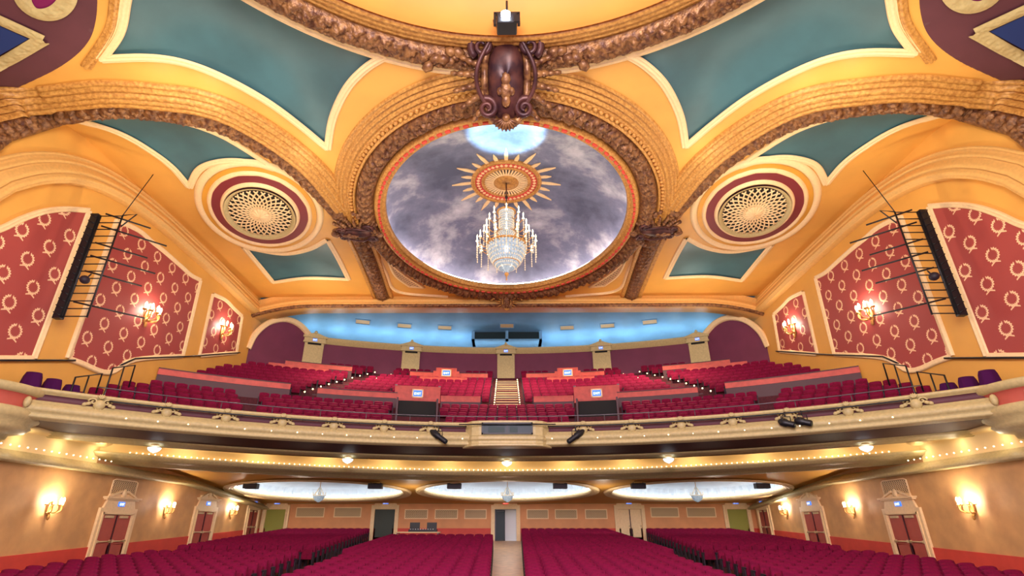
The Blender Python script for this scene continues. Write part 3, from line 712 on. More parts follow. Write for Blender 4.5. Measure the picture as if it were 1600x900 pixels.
# lobby seen through the open centre door
lob = struct(empty('room_lobby', (cx, D+.3, FZ(D))))
bm = bmesh.new(); box(bm, -.8, .8, 0, 3, -.05, 0); box(bm, -.85, -.8, 0, 3, 0, 2.2); box(bm, .8, .85, 0, 3, 0, 2.2); box(bm, -.85, .85, 3, 3.05, 0, 2.2); box(bm, -.85, .85, 0, 3, 2.15, 2.2); from_bm('lobby_walls', bm, 'paleglass', lob)
bm = bmesh.new(); box(bm, -.72, -.08, .3, .34, .1, 2.0); from_bm('glass_door', bm, 'glass', lob)
bm = bmesh.new()
for a in ((-.76, -.7, 0, 2.1), (-.1, -.04, 0, 2.1), (-.76, -.04, 2.02, 2.1), (-.76, -.04, .0, .1)): box(bm, a[0], a[1], .28, .36, a[2], a[3])
from_bm('door_rails', bm, 'black', lob)
bm = bmesh.new(); box(bm, .1, .7, 2.9, 2.96, .1, 1.1); from_bm('pink_poster', bm, 'dado', lob)
bm = bmesh.new(); box(bm, .15, .65, 2.9, 2.95, 1.5, 1.9); from_bm('lit_panel', bm, 'bulbw', lob)
vi = 0
for (x0, x1, lb) in ((465, 505, 'far left'), (524, 563, 'left of the dark door'), (634, 667, 'right of the dark door'), (681, 714, 'third left of the centre door'), (727, 759, 'directly left of the centre door'), (824, 856, 'directly right of the centre door'),
        (868, 901, 'second right of the centre door'), (915, 948, 'left of the cream door'), (1017, 1060, 'right of the cream door'), (1073, 1118, 'far right')):
    a = at_y(x0, 794 if x0 < 600 or x0 > 1000 else 797, D); b = at_y(x1, 807 if x0 < 600 or x0 > 1000 else 809.5, D); t = empty('air_vent', ((a.x+b.x)/2, D, b.z)); w = b.x-a.x; h = a.z-b.z
    bm = bmesh.new(); box(bm, -w/2, w/2, -.02, 0, 0, h); from_bm('grille', bm, 'gr_xz', t)
    bm = bmesh.new(); e = .06
    for q in ((-w/2-e, w/2+e, -e, 0), (-w/2-e, w/2+e, h, h+e), (-w/2-e, -w/2, 0, h), (w/2, w/2+e, 0, h)): box(bm, q[0], q[1], -.05, 0, q[2], q[3])
    from_bm('frame', bm, 'cream', t); tag(t, 'rectangular cream wall vent on the lower back wall, %s' % lb, 'vent', 'vents on the back wall')

# ------------------------------------------------------------------ balcony structure (concentric curves)
def arc_sheet(name, prof, m, parent=None, n=120, lift=0, relief=None, smooth=True, xlim=W-.01, mis=None):
    bm = bmesh.new(); g = []
    for k in range(n+1):
        fr = 2*k/n-1; row = []
        for (rho, z) in prof:
            th = fr*math.asin(min(.999, xlim/rho)); x = rho*math.sin(th); u = rho*th
            dr, dz = relief(u, rho, z) if relief else (0, 0)
            row.append(bm.verts.new((x, BY+(rho+dr)*math.cos(th), z+dz+lift*(x/W)**2)))
        g.append(row)
    for k in range(n):
        for i in range(len(prof)-1):
            f = bm.faces.new((g[k][i], g[k+1][i], g[k+1][i+1], g[k][i+1])); f.smooth = smooth
            if mis: f.material_index = mis[i]
    me = bpy.data.meshes.new(name); bm.to_mesh(me); bm.free(); return link(name, me, m, parent)
def rake(rho): return 3.55+.48*max(0, rho-(BF+.35))
bf = empty('curved_balustrade', (0, 0, 0)); tag(bf, 'long curved cream balcony front with moulded base and maroon panels', 'balcony')
arc_sheet('top_rail', [(BF+.35, 4.1), (BF+.35, 4.62), (BF+.3, 4.66), (BF-.1, 4.66), (BF-.16, 4.62), (BF-.16, 4.55), (BF-.06, 4.5), (BF-.02, 4.45)], 'cream2', bf)
arc_sheet('maroon_panel', [(BF-.02, 4.45), (BF+.02, 4.44), (BF+.02, 4.24), (BF-.02, 4.22)], 'plum', bf)
def rl(u, rho, z): 
    q = math.sin(PI*min(1, max(0, (z-3.72)/.42))); return (-.05*q*abs(math.sin(PI*u/.42))-.02*abs(math.sin(PI*u/.14))*q, 0)
arc_sheet('moulded_base', [(BF-.02, 4.22), (BF-.1, 4.2), (BF-.12, 4.14), (BF-.22, 4.08), (BF-.3, 3.98), (BF-.32, 3.88), (BF-.28, 3.8), (BF-.2, 3.74), (BF-.22, 3.7), (BF-.26, 3.64), (BF-.22, 3.58), (BF-.1, 3.56), (BF, 3.52)], 'cream2', bf, n=800, relief=rl)
# soffit strips
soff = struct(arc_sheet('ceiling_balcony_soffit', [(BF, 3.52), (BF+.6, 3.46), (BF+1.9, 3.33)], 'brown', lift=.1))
struct(arc_sheet('trim_10', [(BF+1.9, 3.34), (BF+1.95, 3.26), (BF+2.1, 3.25), (BF+2.2, 3.2), (BF+2.45, 3.19), (BF+2.55, 3.14), (BF+2.6, 3.5)], 'cream2', lift=.1))
struct(arc_sheet('ceiling_cove', [(BF+2.6, 3.5), (BF+2.7, 3.68), (BF+4.6, 3.72), (BF+4.75, 3.6), (BF+4.75, 2.72)], 'cove', lift=.25))
def rl2(u, rho, z): return (0, -.03*abs(math.sin(PI*u/.3)) if 2.55 < z < 2.62 else 0)
struct(arc_sheet('trim_11', [(BF+4.76, 2.86), (BF+4.5, 2.86), (BF+4.45, 2.8), (BF+4.55, 2.74), (BF+4.6, 2.66), (BF+4.75, 2.62), (BF+4.9, 2.58), (BF+5.3, 2.56), (BF+5.35, 2.5), (BF+5.6, 2.49), (BF+5.65, 2.44), (BF+6.1, 2.42), (BF+6.15, 2.5)], 'cream2', lift=.25, n=300, relief=rl2))
# cove lamps (a row of small bulbs)
bm = bmesh.new()
for k in range(150):
    th = (k/149*2-1)*.66; x = (BF+4.62)*math.sin(th)
    if abs(x) < W-.3: blob(bm, (x, BY+(BF+4.62)*math.cos(th), 2.9+.25*(x/W)**2), .03, .03, .03, None, 6, 4)
tag(from_bm('cove_bulbs', bm, 'bulb'), 'long row of small warm bulbs glowing in the balcony cove', 'light bulbs', kind='stuff')
# inner ceiling with three ovals
OV = [(-12.35, 36.85, 5.75, 4.2), (0, 36.85, 5.75, 4.2), (12.35, 36.85, 5.75, 4.2)]
def UZ(x, y): return 2.56-.093*(y-32.3)+.0*abs(x)
gx = np.linspace(-W, W, 240); gy = np.linspace(24, D, 190); vs = []; fs = []; idm = {}
for i in range(len(gx)-1):
    for j in range(len(gy)-1):
        x = (gx[i]+gx[i+1])/2; y = (gy[j]+gy[j+1])/2
        if math.hypot(x, y-BY) < BF+6.0: continue
        if any(((x-c[0])/(c[2]-.1))**2+((y-c[1])/(c[3]-.1))**2 < 1 for c in OV): continue
        q = []
        for a, b in ((i, j), (i+1, j), (i+1, j+1), (i, j+1)):
            if (a, b) not in idm: idm[(a, b)] = len(vs); vs.append((gx[a], gy[b], UZ(gx[a], gy[b])+.02))
            q.append(idm[(a, b)])
        fs.append(q[::-1])
uc = struct(from_py('ceiling_under_balcony', vs, fs, 'yellow'))
for ci, c in enumerate(OV):
    t = struct(empty('ceiling_oval_%s' % ('left', 'centre', 'right')[ci], (c[0], c[1], UZ(c[0], c[1])))); slope = -.093
    def ov(a, b, n=100): return [Vector((a*math.cos(q), b*math.sin(q), slope*b*math.sin(q))) for q in np.linspace(0, 2*PI, n, endpoint=False)]
    bm = bmesh.new(); sweep(bm, ov(c[2], c[3]), DN, [(-.3, -.2), (-.28, .03), (-.22, .06), (-.16, .03), (-.08, .08), (0, .1), (.05, .06), (.12, .11), (.22, .1), (.28, 0)], .2, closed=True, flip=-1); from_bm('oval_moulding', bm, 'cream', t, True)
    bm = bmesh.new(); g = []; N = 220
    for k in range(N):
        q = 2*PI*k/N; row = []
        for (r, z) in ((1.0, -.02), (1.0, .5), (.97, .75), (.8, .85), (.5, .9), (.2, .92), (.0, .93)):
            rr = r*(1-.03*(k % 4 < 2)); row.append(bm.verts.new(((c[2]-.1)*rr*math.cos(q), (c[3]-.1)*rr*math.sin(q), z+slope*(c[3]-.1)*rr*math.sin(q))))
        g.append(row)
    for k in range(N):
        for i in range(6): bm.faces.new((g[k][i], g[(k+1) % N][i], g[(k+1) % N][i+1], g[k][i+1]))
    bmesh.ops.remove_doubles(bm, verts=bm.verts, dist=1e-4); from_bm('recess', bm, 'paleglass', t)
    bm = bmesh.new(); tube(bm, [p+Vector((0, 0, .2)) for p in ov(c[2]-.42, c[3]-.42)], .04, 6, closed=True); from_bm('cove_light', bm, 'ledb', t)
    # small crystal chandelier
    nm = ('left', 'centre', 'right')[ci]; ch = empty('pendant_chandelier', (c[0], c[1], UZ(c[0], c[1])+.87))
    bm = bmesh.new(); tube(bm, [(0, 0, 0), (0, 0, -.75)], .02, 6); from_bm('rod', bm, 'gold', ch)
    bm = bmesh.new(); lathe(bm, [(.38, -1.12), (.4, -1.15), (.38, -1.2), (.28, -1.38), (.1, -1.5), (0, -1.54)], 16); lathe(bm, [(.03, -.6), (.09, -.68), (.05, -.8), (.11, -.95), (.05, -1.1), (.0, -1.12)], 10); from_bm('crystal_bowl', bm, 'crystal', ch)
    bm = bmesh.new(); tube(bm, [(.41*math.cos(a), .41*math.sin(a), -1.13) for a in np.linspace(0, 2*PI, 20, endpoint=False)], .025, 6, closed=True)
    for k in range(10): a = 2*PI*k/10; lathe(bm, [(.02, -1.12), (.02, -1.02), (.03, -.97), (0, -.9)], 6, (.41*math.cos(a), .41*math.sin(a), 0))
    for k in range(12): a = 2*PI*k/12; tube(bm, [(.05*math.cos(a), .05*math.sin(a), -.62), (.2*math.cos(a), .2*math.sin(a), -.9), (.39*math.cos(a), .39*math.sin(a), -1.12)], .012, 4)
    from_bm('ring', bm, 'crystal2', ch)
    tag(ch, 'small crystal chandelier under the %s oval ceiling recess below the balcony' % nm, 'chandelier', 'small chandeliers under the balcony')
# bowl lamps under the balcony edge
for px, py, nm in ((240, 705, 'far left'), (543, 721, 'left of centre'), (792, 726, 'centre'), (1045, 721, 'right of centre'), (1355, 705, 'far right')):
    rr = BF+2.3; d = ray(px, py); th = math.asin(max(-1, min(1, 0)))
    lo, hi = 10, 40
    for _ in range(40):
        m_ = (lo+hi)/2; p = d*(m_/d.y)
        if math.hypot(p.x, p.y-BY) < rr: lo = m_
        else: hi = m_
    z = 3.2+.1*(p.x/W)**2; t = empty('bowl_lamp', (p.x, p.y, z))
    bm = bmesh.new(); lathe(bm, [(0, 0), (.16, -.01), (.17, -.05), (.05, -.07), (.0, -.07)], 14); from_bm('ceiling_rose', bm, 'cream', t)
    bm = bmesh.new(); lathe(bm, [(.26, -.12), (.27, -.14), (.22, -.23), (.1, -.31), (.03, -.33), (0, -.36)], 16); lathe(bm, [(.0, -.06), (.03, -.06), (.03, -.3)], 8); from_bm('glass_bowl', bm, 'bulbw', t)
    tag(t, 'small white glass bowl lamp under the balcony edge, %s of five' % nm, 'ceiling lamp', 'bowl lamps under the balcony edge')
# speakers by the ovals
for px, nm in ((393, 'leftmost'), (587, 'second from the left'), (710, 'at the left of the centre oval'), (875, 'at the right of the centre oval'), (997, 'second from the right'), (1190, 'rightmost')):
    p = at_y(px, 756, 33.4); t = empty('loudspeaker', (p.x, 33.4, 2.08))
    bm = bmesh.new(); box(bm, -.42, .42, -.2, .2, 0, .3); bevel(bm, .02); from_bm('cabinet', bm, 'black', t)
    bm = bmesh.new(); box(bm, -.38, .38, -.22, -.2, .03, .27); from_bm('grille', bm, 'blackplastic', t)
    bm = bmesh.new(); box(bm, -.3, -.26, -.02, .02, .3, .36); box(bm, .26, .3, -.02, .02, .3, .36); from_bm('bracket', bm, 'steel', t)
    tag(t, 'small black speaker hung under the balcony ceiling, %s' % nm, 'speaker', 'speakers under the balcony')

# cartouches, pipe and lamps along the balcony front
def on_front(px, dr=0, z=None, guess=668):
    d = ray(px, guess); lo, hi = 10, 40
    for _ in range(40):
        m_ = (lo+hi)/2; p = d*(m_/d.y)
        if math.hypot(p.x, p.y-BY) < BF+dr: lo = m_
        else: hi = m_
    return p
lst = [155, 262, 355, 443, 523, 601, 673, 911, 986, 1063, 1143, 1230, 1324, 1432]
for k, px in enumerate(lst):
    p = on_front(px, -.1, guess=668-.055*abs(px-792) if abs(px-792) > 0 else 668); th = math.atan2(p.x, p.y-BY)
    t = empty('scroll_ornament', (p.x, p.y, 4.28), -th); t.parent = bf
    bm = bmesh.new(); blob(bm, (0, -.06, 0), .2, .14, .2, None, 12, 8); from_bm('boss', bm, 'cream2', t)
    bm = bmesh.new()
    for s_ in (1, -1):
        tube(bm, [(s_*(.22+.16*(1-i/14)*math.cos(i*.6)), -.08, .1+.14*(1-i/14)*math.sin(i*.6)) for i in range(15)], .035, 6)
        for j in range(2): blob(bm, (s_*(.34+.11*j), -.05, .02-.04*j), .12-.015*j, .05, .07, Matrix.Rotation(s_*.4, 4, 'Y'), 6, 4)
    for j in range(5): a = PI/2+(j-2)*.4; blob(bm, (.1*math.cos(a), -.09, .22+.1*math.sin(a)), .04, .04, .1, Matrix.Rotation(PI/2-a, 4, 'Y'), 6, 4)
    for j in range(5): a = -PI/2+(j-2)*.4; blob(bm, (.12*math.cos(a), -.09, -.16+.08*math.sin(a)), .04, .04, .08, None, 6, 4)
    from_bm('scrollwork', bm, 'cream2', t)
for sg, nm in ((-1, 'left'), (1, 'right')):
    bm = bmesh.new(); ths = np.linspace(.085, .72, 60)
    tube(bm, [(sg*(BF-.42)*math.sin(t_), BY+(BF-.42)*math.cos(t_), 4.42) for t_ in ths], .035, 6); t = empty('lighting_pipe'); from_bm('pipe', bm, 'black', t)
    bm = bmesh.new()
    for t_ in ths[::5]:
        x, y = sg*math.sin(t_), math.cos(t_); tube(bm, [(x*(BF-.42), BY+y*(BF-.42), 4.42), (x*(BF-.08), BY+y*(BF-.08), 4.5)], .03, 5)
    from_bm('brackets', bm, 'black', t)
    tag(t, 'black lighting pipe curving along the %s half of the balcony front' % nm, 'pipe')
    bm = bmesh.new(); ths = np.linspace(.0 if sg < 0 else .0, .74, 60); r = empty('safety_rail')
    tube(bm, [(sg*(BF+.1)*math.sin(t_), BY+(BF+.1)*math.cos(t_), 5.0) for t_ in ths], .022, 6); from_bm('rail', bm, 'steel', r)
    bm = bmesh.new()
    for t_ in ths[2::7]: x, y = sg*math.sin(t_), math.cos(t_); tube(bm, [(x*(BF+.1), BY+y*(BF+.1), 4.64), (x*(BF+.1), BY+y*(BF+.1), 5.0)], .02, 5)
    from_bm('posts', bm, 'steel', r); tag(r, 'thin metal safety rail above the %s half of the balcony front' % nm, 'railing')
# small bulbs on the base moulding
n_ = 0
for k in range(-15, 16):
    th = k*.046
    if abs((BF)*math.sin(th)) > W-1.6 or abs(k) < 2: continue
    bm = bmesh.new(); blob(bm, (0, 0, 0), .028, .028, .028, None, 8, 6); r = BF-.34; o = from_bm('small_bulb', bm, 'bulb', bf); o.location = (r*math.sin(th), BY+r*math.cos(th), 3.86)
# centre box with projection window
cb = empty('projection_box', (0, BY+BF, 0)); cb.parent = bf; cb['label'] = 'cream box bulging from the balcony front with a dark window'
def bay(zs, nm, m, hw=1.95):
    bm = bmesh.new(); g = []
    for (x, y) in [(-hw-.2, .1), (-hw, -.15), (-hw+.25, -.5), (-1.35, -.62), (-.6, -.66), (.6, -.66), (1.35, -.62), (hw-.25, -.5), (hw, -.15), (hw+.2, .1)]:
        g.append([bm.verts.new((x*(1+.02*d), y-d, z)) for z, d in zs])
    for k in range(9):
        for i in range(len(zs)-1): bm.faces.new((g[k][i], g[k+1][i], g[k+1][i+1], g[k][i+1]))
    bm.faces.new([r[0] for r in g][::-1]); bm.faces.new([r[-1] for r in g]); return from_bm(nm, bm, m, cb)
bay([(3.46, .02), (3.5, .12), (3.58, .12), (3.62, .04), (3.72, .04), (3.8, .12), (3.92, .12), (4.0, .03), (4.5, .0), (4.55, .08), (4.66, .08)], 'box_shell', 'cream2')
bm = bmesh.new(); box(bm, -1.15, 1.15, -.76, -.6, 4.08, 4.5); from_bm('window', bm, 'glass', cb)
bm = bmesh.new()
for q in ((-1.22, 1.22, 4.5, 4.56), (-1.22, 1.22, 4.02, 4.08), (-1.22, -1.15, 4.02, 4.56), (1.15, 1.22, 4.02, 4.56), (-.03, .03, 4.08, 4.5)): box(bm, q[0], q[1], -.8, -.62, q[2], q[3])
from_bm('window_frame', bm, 'black', cb)
bm = bmesh.new(); box(bm, -.9, -.12, -.78, -.7, 4.1, 4.36); box(bm, .12, .5, -.78, -.7, 4.1, 4.36); from_bm('window_blind', bm, 'blind', cb)
bm = bmesh.new(); tube(bm, [(-2.3, -.9, 4.45), (2.3, -.9, 4.45)], .03, 6); from_bm('pipe', bm, 'black', cb)
# spotlights on the front
def spotlight(x, z, ay, ax, label, L=.85, scale=1):
    y = BY+math.sqrt((BF-.5)**2-x*x)-.05; t = empty('stage_spotlight', (x, y, z)); t.scale = (scale,)*3
    mt = Matrix.Rotation(ay, 4, 'Y') @ Matrix.Rotation(ax, 4, 'X')
    bm = bmesh.new(); lathe(bm, [(0, -L/2), (.1, -L/2), (.12, -L/2+.05), (.12, -.05), (.15, 0), (.15, L*.3), (.1, L*.42), (.06, L/2), (0, L/2)], 14); bmesh.ops.transform(bm, matrix=mt, verts=bm.verts); from_bm('body', bm, 'black', t)
    bm = bmesh.new(); lathe(bm, [(0, -L/2-.005), (.09, -L/2-.005)], 14); bmesh.ops.transform(bm, matrix=mt, verts=bm.verts); from_bm('lens', bm, 'glass', t)
    bm = bmesh.new(); tube(bm, [(-.18, 0, 0), (-.18, 0, .25), (.18, 0, .25), (.18, 0, 0)], .02, 5); tube(bm, [(0, 0, .25), (0, 0, .42)], .03, 5); from_bm('yoke', bm, 'black', t)
    tag(t, label, 'spotlight', 'spotlights on the balcony pipe'); return t
def X_at(px, py): return on_front(px, -.5, guess=py).x
spotlight(X_at(685, 685), 3.92, -.95, -.3, 'black tube spotlight hanging left of the projection box', 1.05)
spotlight(X_at(900, 684), 3.92, .95, -.3, 'black tube spotlight hanging right of the projection box', 1.05)
spotlight(X_at(1229, 665), 3.98, -1.1, -.7, 'black spotlight on the right balcony front, left one of a pair', .6, 1.1)
spotlight(X_at(1256, 668), 3.98, -1.1, -.7, 'black spotlight on the right balcony front, right one of a pair', .6, 1.1)

# end boxes (loges)
for sg, nm in ((-1, 'left'), (1, 'right')):
    t = empty('side_loge', (sg*(W+.1), 18.5, 0)); tag(t, 'cream rounded box corbel at the %s end of the balcony' % nm, 'box')
    pr = [(0, 2.6), (.35, 2.62), (.5, 2.8), (.75, 2.85), (.8, 3.0), (1.15, 3.1), (1.3, 3.25), (1.25, 3.35), (1.45, 3.5), (1.5, 3.7), (1.4, 3.85)]
    a0, a1 = (-PI/2, PI/2) if sg < 0 else (PI/2, 3*PI/2)
    bm = bmesh.new(); lathe(bm, pr, 28, a0=a0, a1=a1, sy=1.25); from_bm('corbel', bm, 'cream2', t)
    bm = bmesh.new(); lathe(bm, [(1.4, 3.85), (1.36, 3.9), (1.36, 4.25), (1.4, 4.3)], 28, a0=a0, a1=a1, sy=1.25); from_bm('maroon_band', bm, 'doorred', t)
    bm = bmesh.new(); lathe(bm, [(1.4, 4.3), (1.5, 4.35), (1.55, 4.5), (1.5, 4.6), (1.35, 4.62), (1.3, 4.3)], 28, a0=a0, a1=a1, sy=1.25)
    for k in range(5): a = a0+(k+.5)*(a1-a0)/5; blob(bm, (1.45*math.cos(a), 1.8*math.sin(a), 4.06), .12, .12, .2)
    from_bm('rail', bm, 'cream2', t)

# ------------------------------------------------------------------ balcony stepped floor
PITCH = .85; R0 = BF+.95; NROW = 18
prof = [(BF+.3, 3.6)]
for k in range(NROW+1):
    r = R0+k*PITCH-.45; z = rake(R0+k*PITCH-.2); prof += [(r, prof[-1][1]), (r, z)]
prof.append((BF+16.4, prof[-1][1])); P1R, P2R, BWR = BF+6.5, BF+14.0, BF+16.3
struct(arc_sheet('floor_balcony', prof, 'floor', smooth=False, n=100))
# curved back wall of the balcony, ledge, pilasters
def th_of(px, rho, guess=545):
    d = ray(px, guess); lo, hi = 10, 60
    for _ in range(40):
        m_ = (lo+hi)/2; p = d*(m_/d.y)
        if math.hypot(p.x, p.y-BY) < rho: lo = m_
        else: hi = m_
    return math.atan2(p.x, p.y-BY)
XB = 15.6
bw_ = struct(arc_sheet('wall_balcony_back', [(BWR, 9.5), (BWR, 13.5)], 'purple', xlim=XB))
struct(arc_sheet('trim_12', [(BWR, 13.3), (BWR-.05, 13.32), (BWR-.08, 13.42), (BWR-.2, 13.48), (BWR-.22, 13.6), (BWR-.34, 13.68), (BWR-.34, 13.76), (BWR+.6, 13.76)], 'cream2', xlim=XB))
for px, nm in ((490, 'far left'), (643, 'left'), (790.5, 'centre'), (939, 'right'), (1092, 'far right')):
    th = th_of(px, BWR); t = struct(empty('wall_pilaster', (BWR*math.sin(th), BY+BWR*math.cos(th), 11.2), -th))
    bm = bmesh.new(); box(bm, -.72, .72, -.3, 0, -1, 2.0); box(bm, -.85, .85, -.42, 0, 2.0, 2.12); box(bm, -.8, .8, -.36, 0, 2.12, 2.4); box(bm, -.9, .9, -.46, 0, 2.4, 2.56)
    for s_ in (-1, 1):
        v = [(s_*.85, 2.56), (0, 2.86), (0, 2.56)]; a = [bm.verts.new((x, -.4, z)) for x, z in v]; b = [bm.verts.new((x, 0, z)) for x, z in v]; bm.faces.new(a); bm.faces.new(b[::-1]); [bm.faces.new((a[i], a[(i+1) % 3], b[(i+1) % 3], b[i])) for i in range(3)]
    blob(bm, (0, -.4, 2.86), .12, .1, .14, None, 8, 6); from_bm('pilaster', bm, 'cream2', t)
    bm = bmesh.new(); box(bm, -.16, .16, -.4, -.36, 2.14, 2.34); s_ = from_bm('sign', bm, 'signblue', t); txt('EXIT', (0, -.405, 2.19), (PI/2, 0, 0), .14, 'signtext', s_)
    bm = bmesh.new(); box(bm, -.5, .5, -.5, -.3, 1.86, 1.96); from_bm('shelf', bm, 'dark', t)
# side lunettes
for sg, nm in ((1, 'left'), (-1, 'right')):
    A_ = Vector((-W+.02, 35.7, 0)); B_ = Vector((-XB, BY+math.sqrt(BWR**2-XB**2), 0)); nrm = (B_-A_).cross(Vector((0, 0, 1))).normalized()
    def chp(px, py):
        d = ray(px, py); k = A_.dot(nrm)/d.dot(nrm); return d*k
    ps = [Vector((A_.x, A_.y, 9.0))]+catmull([chp(*q) for q in ((386, 545), (398, 522), (420, 504), (446, 499), (468, 508), (486, 528))], 5)+[Vector((B_.x, B_.y, 13.3)), Vector((B_.x, B_.y, 9.0))]
    ps[1:-2] = [p for p in ps[1:-2]]
    cv = ps[1:-2]
    if sg < 0: ps = mirror(ps); cv = mirror(cv)
    n = len(ps); struct(from_py('wall_lunette_%s' % nm, [tuple(p) for p in ps], [list(range(n))], 'purple'))
    nn = Vector((-nrm.x*sg if False else nrm.x*sg, nrm.y, 0)); nn = nn if nn.y < 0 else -nn
    bm = bmesh.new(); sweep(bm, cv, nn, [(-.2, 0), (-.18, .2), (-.06, .28), (.06, .2), (.1, .26), (.2, .2), (.22, 0)], .3); struct(from_bm('trim_13' if sg == 1 else 'trim_14', bm, 'cream', None, True))
# rear sky-blue vault
def BZ(rho): return 13.0+2.85*math.sqrt(max(0, 1-((rho-32)/13.2)**2))
pr = [(r, BZ(r)) for r in np.linspace(32, 45.1, 30)]
bv = struct(arc_sheet('ceiling_rear_vault', pr, 'skyblue', n=80))
def on_blue(px, py):
    d = ray(px, py); lo, hi = 36, 48
    for _ in range(40):
        m_ = (lo+hi)/2; p = d*(m_/d.y)
        if p.z < BZ(max(32, min(45, math.hypot(p.x, p.y-BY)))): lo = m_
        else: hi = m_
    return p
for (px, py, nm) in ((567, 502, 'outermost left'), (632, 508, 'second left'), (695, 511, 'left of the booth'), (792, 508, 'above the booth'), (886, 511, 'right of the booth'), (949, 508, 'second right'), (1015, 502, 'outermost right')):
    p = on_blue(px, py); th = math.atan2(p.x, p.y-BY); t = empty('ceiling_vent', p, -th); t.rotation_euler = (-.35, 0, -th)
    bm = bmesh.new(); box(bm, -.55, .55, -.25, .25, -.06, .0); from_bm('grille', bm, 'grille', t)
    bm = bmesh.new()
    for q in ((-.62, .62, -.32, -.25), (-.62, .62, .25, .32), (-.62, -.55, -.25, .25), (.55, .62, -.25, .25)): box(bm, q[0], q[1], q[2], q[3], -.1, 0)
    from_bm('frame', bm, 'skyblue', t); tag(t, 'small rectangular vent in the light blue rear ceiling, %s' % nm, 'vent', 'vents in the blue ceiling')
# booth window bay
t = empty('booth_window', (at_y(792, 525, 42.6).x, 42.4, 14.45)); tag(t, 'wide dark projection booth window in the blue rear ceiling', 'window')
bm = bmesh.new(); box(bm, -3.0, 3.0, 0, 1.8, 0, .12); box(bm, -3.0, 3.0, 0, 1.8, 1.0, 1.12); box(bm, -3.0, -2.75, 0, 1.8, 0, 1.1); box(bm, 2.75, 3.0, 0, 1.8, 0, 1.1); box(bm, -.12, .12, 0, .4, 0, 1.1)
from_bm('frame', bm, 'skyblue', t); bm = bmesh.new(); box(bm, -2.75, -.12, .2, .25, .12, 1.0); box(bm, .12, 2.75, .2, .25, .12, 1.0); from_bm('pane', bm, 'glass', t)
# cross beam
bm = bmesh.new(); pth = [Vector((x, 35.4, 14.72 if abs(x) < 14 else 14.72-.75*((abs(x)-14)/4.4)**2)) for x in np.linspace(-W, W, 90)]
sweep(bm, pth, Vector((0, -1, 0)), [(-1.2, -.1), (-.9, -.1), (-.6, .0), (-.5, .12), (-.36, .16), (-.3, .1), (-.18, .22), (-.05, .26), (.02, .2), (.04, -.2), (.04, -1.3), (-.3, -1.4), (-1.3, -1.4)], .3, relief=beads(-.3, -.05, .05, .4), flip=1)
struct(from_bm('trim_15', bm, 'archgold', None, True))
bm = bmesh.new(); sweep(bm, [p+Vector((0, -.22, -.08)) for p in pth], Vector((0, -1, 0)), wide(-.14, .14, 8, .0, lambda v: .12*math.sin(PI*v)), .08, relief=leafy(-.12, .12, .1, .5)); struct(from_bm('trim_16', bm, 'bronze', None, True))

# ------------------------------------------------------------------ balcony parapets, vomitories, stairs
def arc_wall(rho, t0, t1, z0, z1, th_, m, name, parent, cap='woodd'):  # dark lower panel: wood with the shade below the band painted in
    for (a, b, c, mm, nm) in ((rho, rho+th_, (z0, z1-.36), 'woodd', 'lower_shade_panel'), (rho-.02, rho+th_, (z1-.36, z1-.05), m, name), (rho-.05, rho+th_+.05, (z1-.05, z1), cap, 'cap')):
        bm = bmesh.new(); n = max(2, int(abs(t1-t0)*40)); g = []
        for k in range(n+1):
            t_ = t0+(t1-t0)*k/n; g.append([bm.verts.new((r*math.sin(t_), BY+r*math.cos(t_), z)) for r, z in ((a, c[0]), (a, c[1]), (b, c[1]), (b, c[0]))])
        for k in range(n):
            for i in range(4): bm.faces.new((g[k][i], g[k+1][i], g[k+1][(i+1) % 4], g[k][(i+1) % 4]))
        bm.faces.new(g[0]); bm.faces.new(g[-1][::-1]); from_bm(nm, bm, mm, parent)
VT = th_of(652, BF+4.2, 637)        # angle of the vomitories
AIS1 = lambda rho: math.radians(20.3-(rho-33)*1.0)
pz = rake(P1R)+1.05
tW = lambda rho: math.asin(min(.99, (W-.05)/rho))
